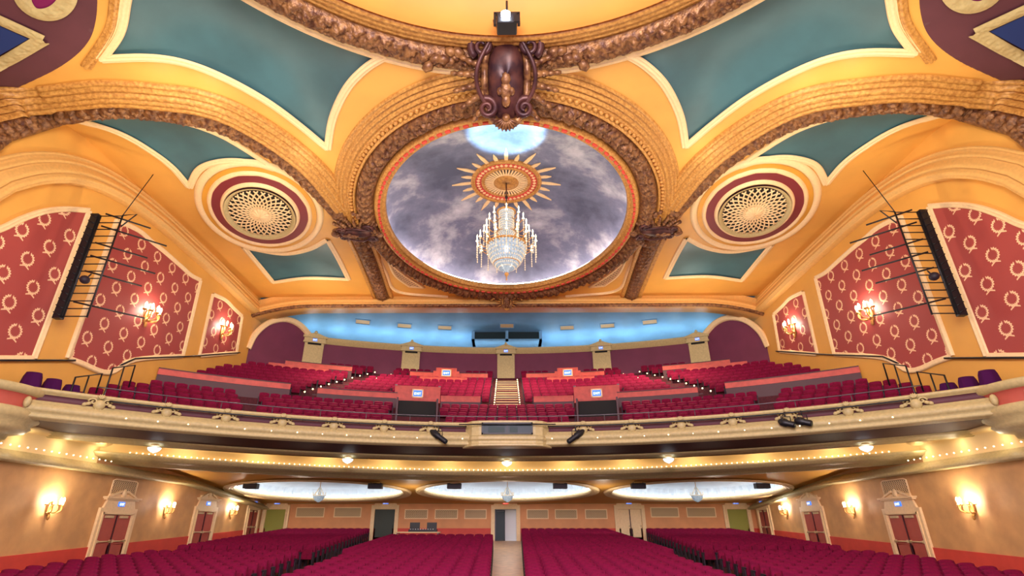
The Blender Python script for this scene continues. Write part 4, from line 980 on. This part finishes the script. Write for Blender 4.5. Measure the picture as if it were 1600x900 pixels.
for sg, nm in ((-1, 'left'), (1, 'right')):
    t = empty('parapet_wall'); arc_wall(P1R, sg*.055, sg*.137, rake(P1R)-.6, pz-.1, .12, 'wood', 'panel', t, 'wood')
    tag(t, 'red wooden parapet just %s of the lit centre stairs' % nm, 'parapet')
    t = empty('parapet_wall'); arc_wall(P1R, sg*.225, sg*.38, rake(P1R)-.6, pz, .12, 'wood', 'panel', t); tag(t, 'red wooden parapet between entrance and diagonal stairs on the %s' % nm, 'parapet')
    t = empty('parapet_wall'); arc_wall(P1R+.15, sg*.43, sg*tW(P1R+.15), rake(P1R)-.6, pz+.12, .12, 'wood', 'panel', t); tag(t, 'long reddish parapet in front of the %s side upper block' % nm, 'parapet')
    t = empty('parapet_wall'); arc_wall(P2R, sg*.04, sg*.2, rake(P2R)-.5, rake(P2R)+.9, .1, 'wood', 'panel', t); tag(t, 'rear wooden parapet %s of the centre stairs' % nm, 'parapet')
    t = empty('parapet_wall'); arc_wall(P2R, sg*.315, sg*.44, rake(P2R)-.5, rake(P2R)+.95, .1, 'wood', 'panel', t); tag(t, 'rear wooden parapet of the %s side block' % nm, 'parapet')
    for (px, rho, zz, ww, nm2) in ((568, 0, 0, 0, ''),): pass
    # vomitory entrance box: dark opening with a red panelled parapet and sign above
    th = sg*abs(VT); r = P1R; t = empty('balcony_entrance', (r*math.sin(th), BY+r*math.cos(th), rake(BF+3.2)), -th); tag(t, 'dark entrance opening with red parapet above, %s side of the balcony' % nm, 'entrance')
    h0 = pz-rake(BF+3.2)-.55
    bm = bmesh.new(); box(bm, -1.09, 1.09, -1.3, .1, -.8, h0-.2); from_bm('opening', bm, 'dark', t)
    bm = bmesh.new(); box(bm, -1.2, -1.1, -1.9, .0, -1.4, h0-.15); box(bm, 1.1, 1.2, -1.9, .0, -1.4, h0-.15); from_bm('cheek_walls', bm, 'woodd', t)
    bm = bmesh.new(); box(bm, -1.4, 1.4, .0, .14, h0, h0+1.0)
    for q in ((-1.3, -.5), (-.4, .4), (.5, 1.3)): box(bm, q[0], q[1], -.03, 0, h0+.15, h0+.85)
    box(bm, -1.4, -1.28, .14, 1.6, h0+.3, h0+1.0); box(bm, 1.28, 1.4, .14, 1.6, h0+.3, h0+1.0); from_bm('parapet', bm, 'wood', t)
    bm = bmesh.new()
    for s_ in (-1, 1): box(bm, s_*1.34-.07, s_*1.34+.07, -.02, 1.6, h0+1.0, h0+1.06, Matrix.Translation((0, 0, h0)) @ Matrix.Rotation(.35, 4, 'X') @ Matrix.Translation((0, 0, -h0)) if False else None)
    from_bm('cap_rails', bm, 'steel', t)
    bm = bmesh.new(); box(bm, -.26, .26, -.08, -.02, h0+.35, h0+.72); s_ = from_bm('sign', bm, 'signblue', t); txt('EXIT', (0, -.085, h0+.45), (PI/2, 0, 0), .2, 'signtext', s_)
    bm = bmesh.new(); [box(bm, *q) for q in ((-.34, .34, -.07, -.02, h0+.72, h0+.8), (-.34, .34, -.07, -.02, h0+.27, h0+.35), (-.34, -.26, -.07, -.02, h0+.27, h0+.8), (.26, .34, -.07, -.02, h0+.27, h0+.8))]; from_bm('sign_frame', bm, 'cream', t)
    # small upper entrance
    th = th_of(698, P2R, 578); th = sg*abs(th); t = empty('upper_entrance', (P2R*math.sin(th), BY+P2R*math.cos(th)-.15, rake(P2R)), -th); tag(t, 'small red panelled box with lit sign, upper %s centre of the balcony' % nm, 'entrance')
    bm = bmesh.new(); box(bm, -.8, .8, -.05, .1, .2, 1.2); box(bm, -1.0, -.8, -.02, .8, .2, .95); box(bm, .8, 1.0, -.02, .8, .2, .95); from_bm('parapet', bm, 'wood', t)
    bm = bmesh.new(); box(bm, -.28, .28, -.12, -.05, .6, .98); s_ = from_bm('sign', bm, 'signblue', t); txt('EXIT', (0, -.125, .7), (PI/2, 0, 0), .22, 'signtext', s_)
    bm = bmesh.new(); [box(bm, *q) for q in ((-.38, .38, -.1, -.05, .98, 1.08), (-.38, .38, -.1, -.05, .52, .6), (-.38, -.28, -.1, -.05, .52, 1.08), (.28, .38, -.1, -.05, .52, 1.08))]; from_bm('sign_frame', bm, 'cream', t)
    # wooden hand ledge in the middle of the block
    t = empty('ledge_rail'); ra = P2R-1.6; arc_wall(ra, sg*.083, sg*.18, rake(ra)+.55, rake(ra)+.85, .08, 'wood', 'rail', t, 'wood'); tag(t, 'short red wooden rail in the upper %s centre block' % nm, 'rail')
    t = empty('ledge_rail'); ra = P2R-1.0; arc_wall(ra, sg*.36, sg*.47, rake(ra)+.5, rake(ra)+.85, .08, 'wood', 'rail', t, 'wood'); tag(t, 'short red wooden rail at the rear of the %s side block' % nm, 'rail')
# centre stairs with step lights
st = empty('centre_stairs'); tag(st, 'dark lit stairs climbing the middle of the balcony', 'stairs')
bm = bmesh.new(); bl = bmesh.new(); nb_ = bmesh.new()
ns = 14
for k in range(ns):
    r = P1R+.1+k*(P2R+1.2-P1R)/ns; z = rake(r)+.12; box(bm, -.75, .75, BY+r, BY+r+.9, z-.5, z)
    box(nb_, -.75, .75, BY+r-.02, BY+r+.05, z-.04, z+.01)
    for s_ in (-1, 1): blob(bl, (s_*.82, BY+r, z+.12), .045, .045, .045, None, 6, 4)
from_bm('treads', bm, 'woodd', st); from_bm('nosings', nb_, 'grille', st); o = from_bm('step_lights', bl, 'stepled', st); o['kind'] = 'stuff'
for sg, nm in ((-1, 'left'), (1, 'right')):
    st = empty('diagonal_stairs'); tag(st, 'dark stairs with step lights between the %s centre and side blocks' % nm, 'stairs'); bm = bmesh.new(); bl = bmesh.new()
    for k in range(10):
        r = P1R+1.2+k*.82; th = sg*AIS1(r); z = rake(r)+.1; mt = Matrix.Translation((r*math.sin(th), BY+r*math.cos(th), z)) @ Matrix.Rotation(-th, 4, 'Z')
        box(bm, -.6, .6, 0, .85, -.45, 0, mt); blob(bl, mt @ Vector((sg*.62, 0, .3)), .05, .05, .05, None, 6, 4); 
        if k % 2: blob(bl, mt @ Vector((-sg*.62, 0, .2)), .045, .045, .045, None, 6, 4)
    from_bm('treads', bm, 'woodd', st); from_bm('step_lights', bl, 'stepled', st)

# ------------------------------------------------------------------ theatre seats
def seat_parts(hi):
    P = {}
    def pad(w, h, d, x, y, z, tilt, curve, nx=6, nz=6):
        bm = bmesh.new(); mt = Matrix.Translation((x, y, z)) @ Matrix.Rotation(tilt, 4, 'X')
        fr, bk = [], []
        for j in range(nz+1):
            v = j/nz; rf, rb = [], []
            for i in range(nx+1):
                u = 2*i/nx-1; topr = h*v*(1-curve*.07*(u**4)*(v**3)); wx = w/2*u*(1-.05*(v**4)*curve)
                bulge = d*.5*(1-abs(u)**4)*(1-abs(2*v-1)**4)
                rf.append(bm.verts.new(mt @ Vector((wx, -d*.5-bulge*.6, topr)))); rb.append(bm.verts.new(mt @ Vector((wx, d*.5, topr))))
            fr.append(rf); bk.append(rb)
        for j in range(nz):
            for i in range(nx):
                bm.faces.new((fr[j][i], fr[j][i+1], fr[j+1][i+1], fr[j+1][i])).smooth = True; bm.faces.new((bk[j][i+1], bk[j][i], bk[j+1][i], bk[j+1][i+1]))
        for i in range(nx): bm.faces.new((fr[nz][i], fr[nz][i+1], bk[nz][i+1], bk[nz][i])); bm.faces.new((fr[0][i+1], fr[0][i], bk[0][i], bk[0][i+1]))
        for j in range(nz): bm.faces.new((fr[j][0], fr[j+1][0], bk[j+1][0], bk[j][0])); bm.faces.new((fr[j+1][nx], fr[j][nx], bk[j][nx], bk[j+1][nx]))
        return bm
    n = 6 if hi else 3
    P['backrest'] = (pad(.52, .5, .09, 0, .1, .44, -.2, 1, n, n), 'seat')
    P['seat'] = (pad(.46, .4, .1, 0, -.08, .36, -.12, .8, n, n if hi else 2), 'seatd')
    for i, x in enumerate((-.258, .258)):
        bm = bmesh.new(); box(bm, x-.018, x+.018, -.2, .14, .6, .64)
        if hi: bevel(bm, .012, 2)
        P['armrest%d' % i] = (bm, 'blackplastic')
        bm = bmesh.new(); box(bm, x-.016, x+.016, -.1, .16, 0, .6)
        if hi: box(bm, x-.018, x+.018, -.14, .2, 0, .03)
        P['leg%d' % i] = (bm, 'blackplastic')
    return P
HI = {k: (from_bm(k.rstrip('01'), b, m), m) for k, (b, m) in seat_parts(True).items()}
LOW = seat_parts(False)
lv, lf, lm = [], [], []; mats = ['seat', 'seatd', 'blackplastic']
for k, (b, m) in LOW.items():
    b.verts.index_update(); off = len(lv); bmesh.ops.recalc_face_normals(b, faces=b.faces); lv += [tuple(v.co) for v in b.verts]
    for f in b.faces: lf.append([off+v.index for v in f.verts]); lm.append(mats.index(m))
    b.free()
lv = np.array(lv)
first = [True]
def place_seat(x, y, z, rz, label, group):
    r = empty('tip_up_seat' if group.endswith('balcony') else 'theatre_seat', (x, y, z), rz); tag(r, label, 'seat', group)
    for k, (o, m) in HI.items():
        if first[0]: c = o
        else: c = o.copy(); COL.objects.link(c)
        c.parent = r
    first[0] = False
def stuff_seats(name, spots, label, group=None):
    V = []; Fc = []; MI = []; n = len(lv)
    for i, (x, y, z, rz) in enumerate(spots):
        c, s_ = math.cos(rz), math.sin(rz); R = np.array([[c, -s_, 0], [s_, c, 0], [0, 0, 1]]); V.append(lv @ R.T+np.array([x, y, z])); Fc += [[q+i*n for q in f] for f in lf]; MI += lm
    V = np.concatenate(V); me = bpy.data.meshes.new(name); me.from_pydata([tuple(v) for v in V], [], Fc); me.update()
    for m in mats: me.materials.append(M[m])
    me.polygons.foreach_set('material_index', MI); o = link(name, me); tag(o, label, 'seats', group, 'stuff'); return o
ORD = ['first', 'second', 'third', 'fourth', 'fifth', 'sixth', 'seventh', 'eighth', 'ninth', 'tenth', 'eleventh', 'twelfth', 'thirteenth', 'fourteenth', 'fifteenth', 'sixteenth']
def visible(x, y, z, m=30):
    d = Vector((x, y, z)); w = d.dot(fw)
    if w < 1: return False
    px = PX+F*d.dot(rt)/w; py = 450-F*d.dot(up)/w; return -m < px < 1600+m and py < 905
SW = .56; main = []; ri = 0
y = 40.9
ROWS = []
while y > 14.2: ROWS.append(y); y -= .9
for y in ROWS:
    z = FZ(y); ca = CA(y)+.32; oc = 6.2+(y-17)*.045; ic = 7.7+(y-17)*.088; oe = 14.3 if y < 27 else 14.3+(y-27)*.11
    for sg in (-1, 1):
        if not (sg < 0 and y > 34.6):
            n = int((oc-ca)/SW)+1
            for i in range(n): main.append((y, sg, 'centre', i, n, sg*(ca+i*SW), z))
        if not 23.4 < y < 24.9:
            n = int((oe-ic)/SW)+1
            for i in range(n): main.append((y, sg, 'side', i, n, sg*(ic+.28+i*SW), z))
main = [s_ for s_ in main if visible(s_[5], s_[0], s_[6]+.92)]
main.sort(key=lambda s_: (round(s_[0], 2), abs(s_[5])))
near = main[:300]; far = main[300:]
ys_ = sorted(set(round(s_[0], 2) for s_ in near))
for (y, sg, blk, i, n, x, z) in near:
    r = ys_.index(round(y, 2)); L = 'left' if sg < 0 else 'right'
    ais = 'centre aisle' if blk == 'centre' else 'side aisle'
    place_seat(x, y, z, 0, 'plum red seat, %s %s block, %s visible row, %s from %s' % (L, blk, ORD[r], ORD[i], ais), 'folding seats on the main floor')
stuff_seats('theatre_seats', [(s_[5], s_[0], s_[6], 0) for s_ in far], 'rows of red folding seats filling the rear main floor')
# balcony seats
bal = []
for k in range(NROW+1):
    rho = R0+k*PITCH; z = rake(rho-.2)
    if P1R-.6 < rho < P1R+.6 or P2R-.45 < rho < P2R+.5 or rho > BWR-.3: continue
    tmax = math.asin((W-.5)/rho) if rho < BWR-3 else math.asin(min(.99, (W-1.0)/rho)); dth = SW/rho
    for sg in (-1, 1):
        th = dth/2; i = 0
        while th < tmax:
            ok = True
            if rho < P1R:
                if abs(th-abs(VT))*rho < 1.5: ok = False
                blk = 'front centre' if th < abs(VT) else 'front side'
                if abs(th-.5)*rho < .5: ok = False
            else:
                if th*rho < 1.12: ok = False
                if abs(th-AIS1(rho))*rho < .95: ok = False
                if abs(th-abs(VT))*rho < 1.7 and rho < P1R+2.2: ok = False
                if abs(th-.115)*rho < 1.4 and rho > P2R-.5: ok = False
                blk = 'upper'
            yy_, xx_ = BY+rho*math.cos(th), rho*math.sin(th)
            if yy_ > 34.6 and xx_ > W-1.3-(yy_-35.2)*.8: ok = False
            if ok: bal.append((k, sg, blk, i, rho, th, z))
            th += dth; i += 1
bal = [b for b in bal if visible(b[4]*math.sin(b[5])*b[1], BY+b[4]*math.cos(b[5]), b[6]+.9, 10)]
bal.sort(key=lambda b: (b[0], b[5]))
nearb = [b for b in bal if b[4] < P1R][:300]; keyset = set(id(b) for b in nearb); farb = [b for b in bal if id(b) not in keyset]
cnt = {}
for b in nearb:
    k, sg, blk, i, rho, th, z = b; q = (k, sg, blk); cnt[q] = cnt.get(q, 0)+1; L = 'left' if sg < 0 else 'right'
    o_ = cnt[q]-1; so = ORD[o_] if o_ < 16 else 'twenty-first twenty-second twenty-third'.split()[o_-20] if 20 <= o_ < 23 else ['seventeenth', 'eighteenth', 'nineteenth', 'twentieth'][min(3, o_-16)]
    place_seat(sg*rho*math.sin(th), BY+rho*math.cos(th), z, -sg*th, 'red balcony seat, %s %s block, %s row, %s from the middle' % (L, blk, ORD[k], so), 'seats at the front of the balcony')
if farb: stuff_seats('tip_up_seats', [(b[1]*b[4]*math.sin(b[5]), BY+b[4]*math.cos(b[5]), b[6], -b[1]*b[5]) for b in farb], 'rows of red seats filling the upper balcony')
print('SEATS main', len(main), 'balcony', len(bal), len(nearb))

# ------------------------------------------------------------------ chandelier
ch = empty('crystal_chandelier', (0, DCY, 0)); tag(ch, 'huge lit crystal chandelier hanging from the sunburst in the great dome', 'chandelier')
bm = bmesh.new(); tube(bm, [(0, 0, AP-.1), (0, 0, 16.2)], .035, 8); blob(bm, (0, 0, 17.2), .09, .09, .14); blob(bm, (0, 0, 16.6), .12, .12, .1); from_bm('chain', bm, 'bronze2', ch)
bm = bmesh.new(); lathe(bm, [(.0, 16.4), (.42, 16.3), (.46, 16.2), (.4, 16.1), (.36, 15.6), (.36, 15.0), (.45, 14.6), (.62, 14.2), (.7, 14.05), (0, 14.0)], 28)
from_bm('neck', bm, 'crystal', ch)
bm = bmesh.new()
for k in range(28):
    a = 2*PI*k/28
    for j in range(14):
        z = 16.15-j*.155; r = .42+(.0 if z > 15 else (15-z)*.32); blob(bm, (r*math.cos(a), r*math.sin(a), z), .035, .035, .06, None, 5, 3)
o = from_bm('neck_beads', bm, 'crystal2', ch); o['kind'] = 'stuff'
bm = bmesh.new(); lathe(bm, [(1.02, 14.02), (1.06, 13.9), (1.0, 13.6), (.86, 13.2), (.66, 12.85), (.4, 12.6), (.2, 12.5), (.12, 12.42), (0, 12.3)], 36)
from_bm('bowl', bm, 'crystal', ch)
bm = bmesh.new()
for k in range(36):
    a = 2*PI*k/36
    for (r, z) in ((1.07, 13.95), (1.06, 13.75), (1.01, 13.55), (.94, 13.35), (.85, 13.15), (.74, 12.97), (.6, 12.8), (.44, 12.67)): blob(bm, (r*math.cos(a), r*math.sin(a), z), .04, .04, .06, None, 5, 3)
o = from_bm('bowl_beads', bm, 'crystal2', ch); o['kind'] = 'stuff'
bm = bmesh.new()
for (R, z, r) in ((1.08, 14.03, .06), (.5, 16.2, .05), (.68, 12.93, .035)): tube(bm, [(R*math.cos(a), R*math.sin(a), z) for a in np.linspace(0, 2*PI, 32, endpoint=False)], r, 8, closed=True)
blob(bm, (0, 0, 12.3), .12, .12, .12); lathe(bm, [(0, 12.25), (.06, 12.2), (.02, 12.05), (.05, 11.98), (0, 11.9)], 8); from_bm('gilt_rings', bm, 'gold', ch)
for tier, (R, z0, n, top) in enumerate(((1.25, 14.9, 12, 15.4), (1.62, 14.1, 18, 14.6), (.95, 15.7, 8, 16.1))):
    for k in range(n):
        a = 2*PI*(k+.5*tier)/n; ca_, sa = math.cos(a), math.sin(a)
        bm = bmesh.new(); tube(bm, catmull([(.4*ca_, .4*sa, z0), (R*.7*ca_, R*.7*sa, z0-.25), (R*ca_, R*sa, z0+.05)], 5), .025, 6); ar = from_bm('arm', bm, 'gold', ch)
        bm = bmesh.new(); lathe(bm, [(.07, z0+.05), (.07, z0+.09), (.03, z0+.1), (.03, z0+.3), (.045, z0+.36), (0, z0+.5)], 8, (R*ca_, R*sa, 0)); from_bm('candle_bulb', bm, 'bulb', ar)
        bm = bmesh.new()
        for j in range(7): blob(bm, (R*ca_, R*sa, z0-.08-j*.14), .04, .04, .065, None, 6, 4)
        from_bm('crystal_strand', bm, 'crystal2', ar)

# ------------------------------------------------------------------ ladder lighting rigs on the side walls
for sg, nm in ((-1, 'left'), (1, 'right')):
    t = empty('lighting_ladder', (sg*(W-1.9), 19.1, 7.5)); tag(t, 'black ladder lighting truss hung beside the %s upper wall pilaster' % nm, 'lighting truss'); o_ = sg
    bm = bmesh.new()
    tube(bm, [(0, 0, 0), (0, 0, 4.7)], .035, 6); tube(bm, [(o_*.95, 0, 0), (o_*.95, 0, 4.7)], .035, 6)
    for k in range(15): z = .05+k*.33; tube(bm, [(0, 0, z), (o_*.95, 0, z)], .025, 5)
    from_bm('ladder', bm, 'black', t)
    bm = bmesh.new(); box(bm, min(o_*1.0, o_*1.3), max(o_*1.0, o_*1.3), -.1, .12, -.05, 4.75)
    for k in range(16): tube(bm, [(o_*1.0, -.12, .05+k*.3), (o_*1.3, -.12, .2+k*.3)], .025, 5)
    from_bm('cable_trough', bm, 'black', t)
    for k, (z, l) in enumerate(((4.6, 1.0), (4.0, 1.7), (3.2, 1.2), (2.6, 1.6), (1.9, 1.3), (.55, 1.7))):
        bm = bmesh.new(); tube(bm, [(o_*.5, -.3, z), (-o_*l*.8, l*.75, z-.1)], .035, 6); from_bm('cross_pipe', bm, 'black', t)
    bm = bmesh.new(); blob(bm, (o_*.45, -.2, 1.55), .17, .2, .17, None, 12, 8); tube(bm, [(o_*.45, -.1, 1.7), (o_*.45, 0, 1.9)], .03, 5); from_bm('spotlight', bm, 'blackplastic', t)
    bm = bmesh.new(); e = at_S(243, 262); tube(bm, [(0, 0, 4.7), (e.x*-sg*-1*(1 if sg < 0 else -1)*(1)-sg*(W-1.9) if False else sg*abs(e.x)-sg*(W-1.9), e.y-19.1, CZ-7.5-.4)], .02, 5)
    tube(bm, [(0, 0, 4.7), (-o_*.35, .3, 4.95), (0, .1, 4.2)], .03, 5); from_bm('hanging_cable', bm, 'black', t)

# projector lamp on the stage ring
p = at_z(792, 32, CZ-.9); t = empty('ceiling_projector', p); tag(t, 'black ceiling projector with bright white lamp above the central cartouche', 'projector')
bm = bmesh.new(); box(bm, -.32, .32, -.1, .4, -.2, .25); bevel(bm, .04); from_bm('housing', bm, 'black', t)
bm = bmesh.new(); lathe(bm, [(0, 0), (.14, 0), (.15, .1), (.1, .12)], 16); bmesh.ops.transform(bm, matrix=Matrix.Translation((-.04, -.12, .05)) @ Matrix.Rotation(PI/2, 4, 'X'), verts=bm.verts); from_bm('lens', bm, 'lamp', t)
bm = bmesh.new(); box(bm, -.42, -.34, .0, .1, -.15, .35); box(bm, .34, .42, 0, .1, -.15, .35); box(bm, -.42, .42, 0, .1, .32, .4); tube(bm, [(0, .05, .4), (0, .05, .95)], .04, 6); box(bm, .22, .4, -.2, -.12, -.28, .0); from_bm('yoke', bm, 'black', t)

# sound desk behind the left centre seats
p = at_y(661, 830, 37.2); t = empty('sound_desk', (p.x, 37.2, FZ(37.2))); tag(t, 'sound desk table with two black monitors behind the left centre seats', 'desk')
bm = bmesh.new(); box(bm, -1.7, 1.1, -.4, .4, .82, .88); from_bm('tabletop', bm, 'grille', t)
for x, y_ in ((-1.6, -.35), (-1.6, .35), (1.0, -.35), (1.0, .35)):
    bm = bmesh.new(); box(bm, x-.03, x+.03, y_-.03, y_+.03, 0, .82); from_bm('leg', bm, 'steel', t)
q = empty('mixing_console', (p.x, 37.2, FZ(37.2)+.88)); tag(q, 'black mixing console with upright screens on the sound desk', 'mixing console')
bm = bmesh.new(); box(bm, -.9, .9, -.3, .3, 0, .14); from_bm('console', bm, 'black', q)
for x in (-.55, .55): bm = bmesh.new(); box(bm, x-.32, x+.32, .0, .06, .14, .55); from_bm('screen', bm, 'black', q)
bm = bmesh.new(); [box(bm, -.8+i*.16, -.76+i*.16, -.28, -.1, .14, .17) for i in range(10)]; from_bm('faders', bm, 'white', q)

# balcony side handrails and wall rails
for sg, nm in ((-1, 'left'), (1, 'right')):
    t = empty('wall_handrail'); tag(t, 'long black handrail climbing the %s wall above the balcony side seats' % nm, 'handrail')
    bm = bmesh.new(); pts = [at_x(a, b, -W+.15) for a, b in ((375, 551), (290, 557), (212, 560), (190, 570))]+[]
    pts = [Vector((sg*abs(p.x), p.y, p.z)) for p in pts]; tube(bm, pts, .04, 6)
    for p in pts: tube(bm, [p, p+Vector((sg*.16, 0, -.05))], .025, 5)
    from_bm('rail', bm, 'black', t)
    t = empty('wall_handrail'); tag(t, 'black level handrail on the %s wall near the end loge' % nm, 'handrail')
    bm = bmesh.new(); pts = [Vector((sg*(W-.15), q_.y, q_.z)) for q_ in (at_x(-40, 563, -W), at_x(40, 563, -W), at_x(112, 563, -W))]; tube(bm, pts, .045, 6)
    for p in pts: tube(bm, [p, p+Vector((sg*.16, 0, -.05))], .025, 5)
    from_bm('rail', bm, 'black', t)
    for j, (yy, w_) in enumerate(((20.6, 'front'), (22.4, 'rear'))):
        t = empty('stair_railing', (sg*(W-1.0), yy, 4.0+.9*j)); tag(t, 'bent black stair railing at the %s end of the balcony, %s one' % (nm, w_), 'railing')
        bm = bmesh.new(); tube(bm, [(0, 0, 0), (0, 0, 1.5), (-sg*.0, 1.3, 2.0), (0, 1.3, .8)], .035, 6); tube(bm, [(0, .65, .4), (0, .65, 1.72)], .03, 6); from_bm('frame', bm, 'black', t)
    # draped chairs near the loge
    for j in range(3):
        t = empty('draped_chair', (sg*(W-.75), 20.9-j*.95, 4.0)); tag(t, 'dark purple cloth draped chair at the %s end loge, %s from the balcony side' % (nm, ORD[j]), 'chair', 'draped chairs')
        bm = bmesh.new(); g = []
        for k in range(24):
            a = 2*PI*k/24; w_ = .04*math.sin(a*7+j); row = []
            for r, z in ((.0, 1.25), (.26, 1.24), (.3+w_*.4, 1.1), (.36+w_, .6), (.4+w_*1.2, 0)): row.append(bm.verts.new((r*math.cos(a), r*math.sin(a)*.8, z)))
            g.append(row)
        for k in range(24):
            for i in range(4): bm.faces.new((g[k][i], g[(k+1) % 24][i], g[(k+1) % 24][i+1], g[k][i+1])).smooth = True
        bmesh.ops.remove_doubles(bm, verts=bm.verts, dist=1e-4); from_bm('cloth', bm, 'violet', t)

# ------------------------------------------------------------------ lights
def light(kind, name, loc, energy, color=(1, 1, 1), size=.3, target=None, **kw):
    l = bpy.data.lights.new(name, kind); l.energy = energy; l.color = color
    if kind == 'AREA': l.shape = 'DISK'; l.size = size
    else: l.shadow_soft_size = size
    for k, v_ in kw.items(): setattr(l, k, v_)
    o = bpy.data.objects.new(name, l); COL.objects.link(o); o.location = loc
    if target is not None: o.rotation_euler = (Vector(target)-Vector(loc)).to_track_quat('-Z', 'Y').to_euler()
    return o
w = bpy.data.worlds.new('world'); SC.world = w; w.use_nodes = True; bg = w.node_tree.nodes['Background']
bg.inputs[0].default_value = (1, .92, .93, 1); bg.inputs[1].default_value = .72
# unseen fills added around the camera: hall brightening and purple on near seats
light('AREA', 'stage_fill', (0, -3, 7), 7000, (1, .9, .8), 9, (0, 28, 14))
light('AREA', 'purple_seat_fill', (0, 3, 6), 1200, (.45, .12, 1), 4, (0, 15, -2))
# unseen warm fills added above the balcony front to brighten the ceiling
for x in (-13, -5, 5, 13):
    y_ = BY+math.sqrt((BF+1)**2-x*x); light('SPOT', 'ceiling_fill', (x, y_-1.6, 5.4), 2600, (1, .84, .6), .25, (x*.9, y_-9, CZ), spot_size=2.2, spot_blend=1)
light('SPOT', 'blue_projector_beam', (0, 17.5, 4), 70000, (.5, .85, 1), .1, (0, 20.4, 17.4), spot_size=.3, spot_blend=.5)
for sg in (-1, 1):
    light('SPOT', 'arch_fill', (sg*11, 9, 6), 2500, (1, .85, .6), .2, (sg*12.5, 16, CZ), spot_size=1.0, spot_blend=1)  # added fill in mid air for the arches, no fixture there
for x in (-14, -9, 9, 14): light('SPOT', 'rear_ceiling_fill', (x, 35.0, 10.8), 500, (1, .85, .6), .2, (x, 31.5, CZ), spot_size=2.4, spot_blend=1)  # unseen spots added over the rear rows to lift the ceiling
for sg in (-1, 1):
    for a, b in ((255, 122), (330, 140), (490, 235)):
        p = at_S(a, b); light('POINT', 'arch_glow_fill', (sg*abs(p.x), p.y, p.z-.9), 16, (1, .95, .85), .1)  # unseen points added for the glow of the arch coves
    for y_, z_ in ((17, 8), (25, 10), (32, 12.5)): light('POINT', 'side_wall_fill', (sg*(W-5.5), y_, z_), 240, (1, .88, .72), .3)  # added mid-air points that brighten the upper side walls
    for y_ in (12, 14, 16, 18, 20, 22, 24): light('POINT', 'side_cove_lamp', (sg*(W-.4), y_, 2.98), 8, (1, .86, .62), .1)
# cove lamps behind the balcony rear ledge
for th in np.linspace(-.4, .4, 17):
    if abs(th) < .075: continue
    r = BWR+.9; light('POINT', 'vault_cove_lamp', (r*math.sin(th), BY+r*math.cos(th), 13.95), 60, (.78, .92, 1), .2)
bm = bmesh.new(); tube(bm, [((BWR+.45)*math.sin(q), BY+(BWR+.45)*math.cos(q), 13.82) for q in np.linspace(-.36, .36, 50)], .05, 6); tag(from_bm('cove_light_strip', bm, 'ledb'), 'hidden cool white light strip on the ledge above the mulberry back wall', 'light strip')
for th in np.linspace(-.7, .7, 13):
    r = BF+4.0; x = r*math.sin(th)
    if abs(x) < W-.5: light('POINT', 'balcony_cove_lamp', (x, BY+r*math.cos(th), 3.45), 24, (1, .86, .62), .1)
for x in (-13, -6, 0, 6, 13): light('POINT', 'under_balcony_lamp', (x, 35, 1.2), 70, (1, .86, .68), .3)
for x in (-10, 0, 10): light('SPOT', 'balcony_fill', (x, 33.6, 14.2), 6500, (1, .72, .5), .3, (x*.8, 35, 6), spot_size=2.4, spot_blend=1)  # unseen overhead fills added to warm and brighten the balcony seats
light('POINT', 'lobby_lamp', (cx, D+1.8, FZ(D)+1.9), 30, (.85, .95, 1), .1)

vs_ = SC.view_settings; vs_.view_transform = 'Standard'; vs_.look = 'None'; vs_.gamma = 1; vs_.exposure = 0; vs_.use_curve_mapping = False
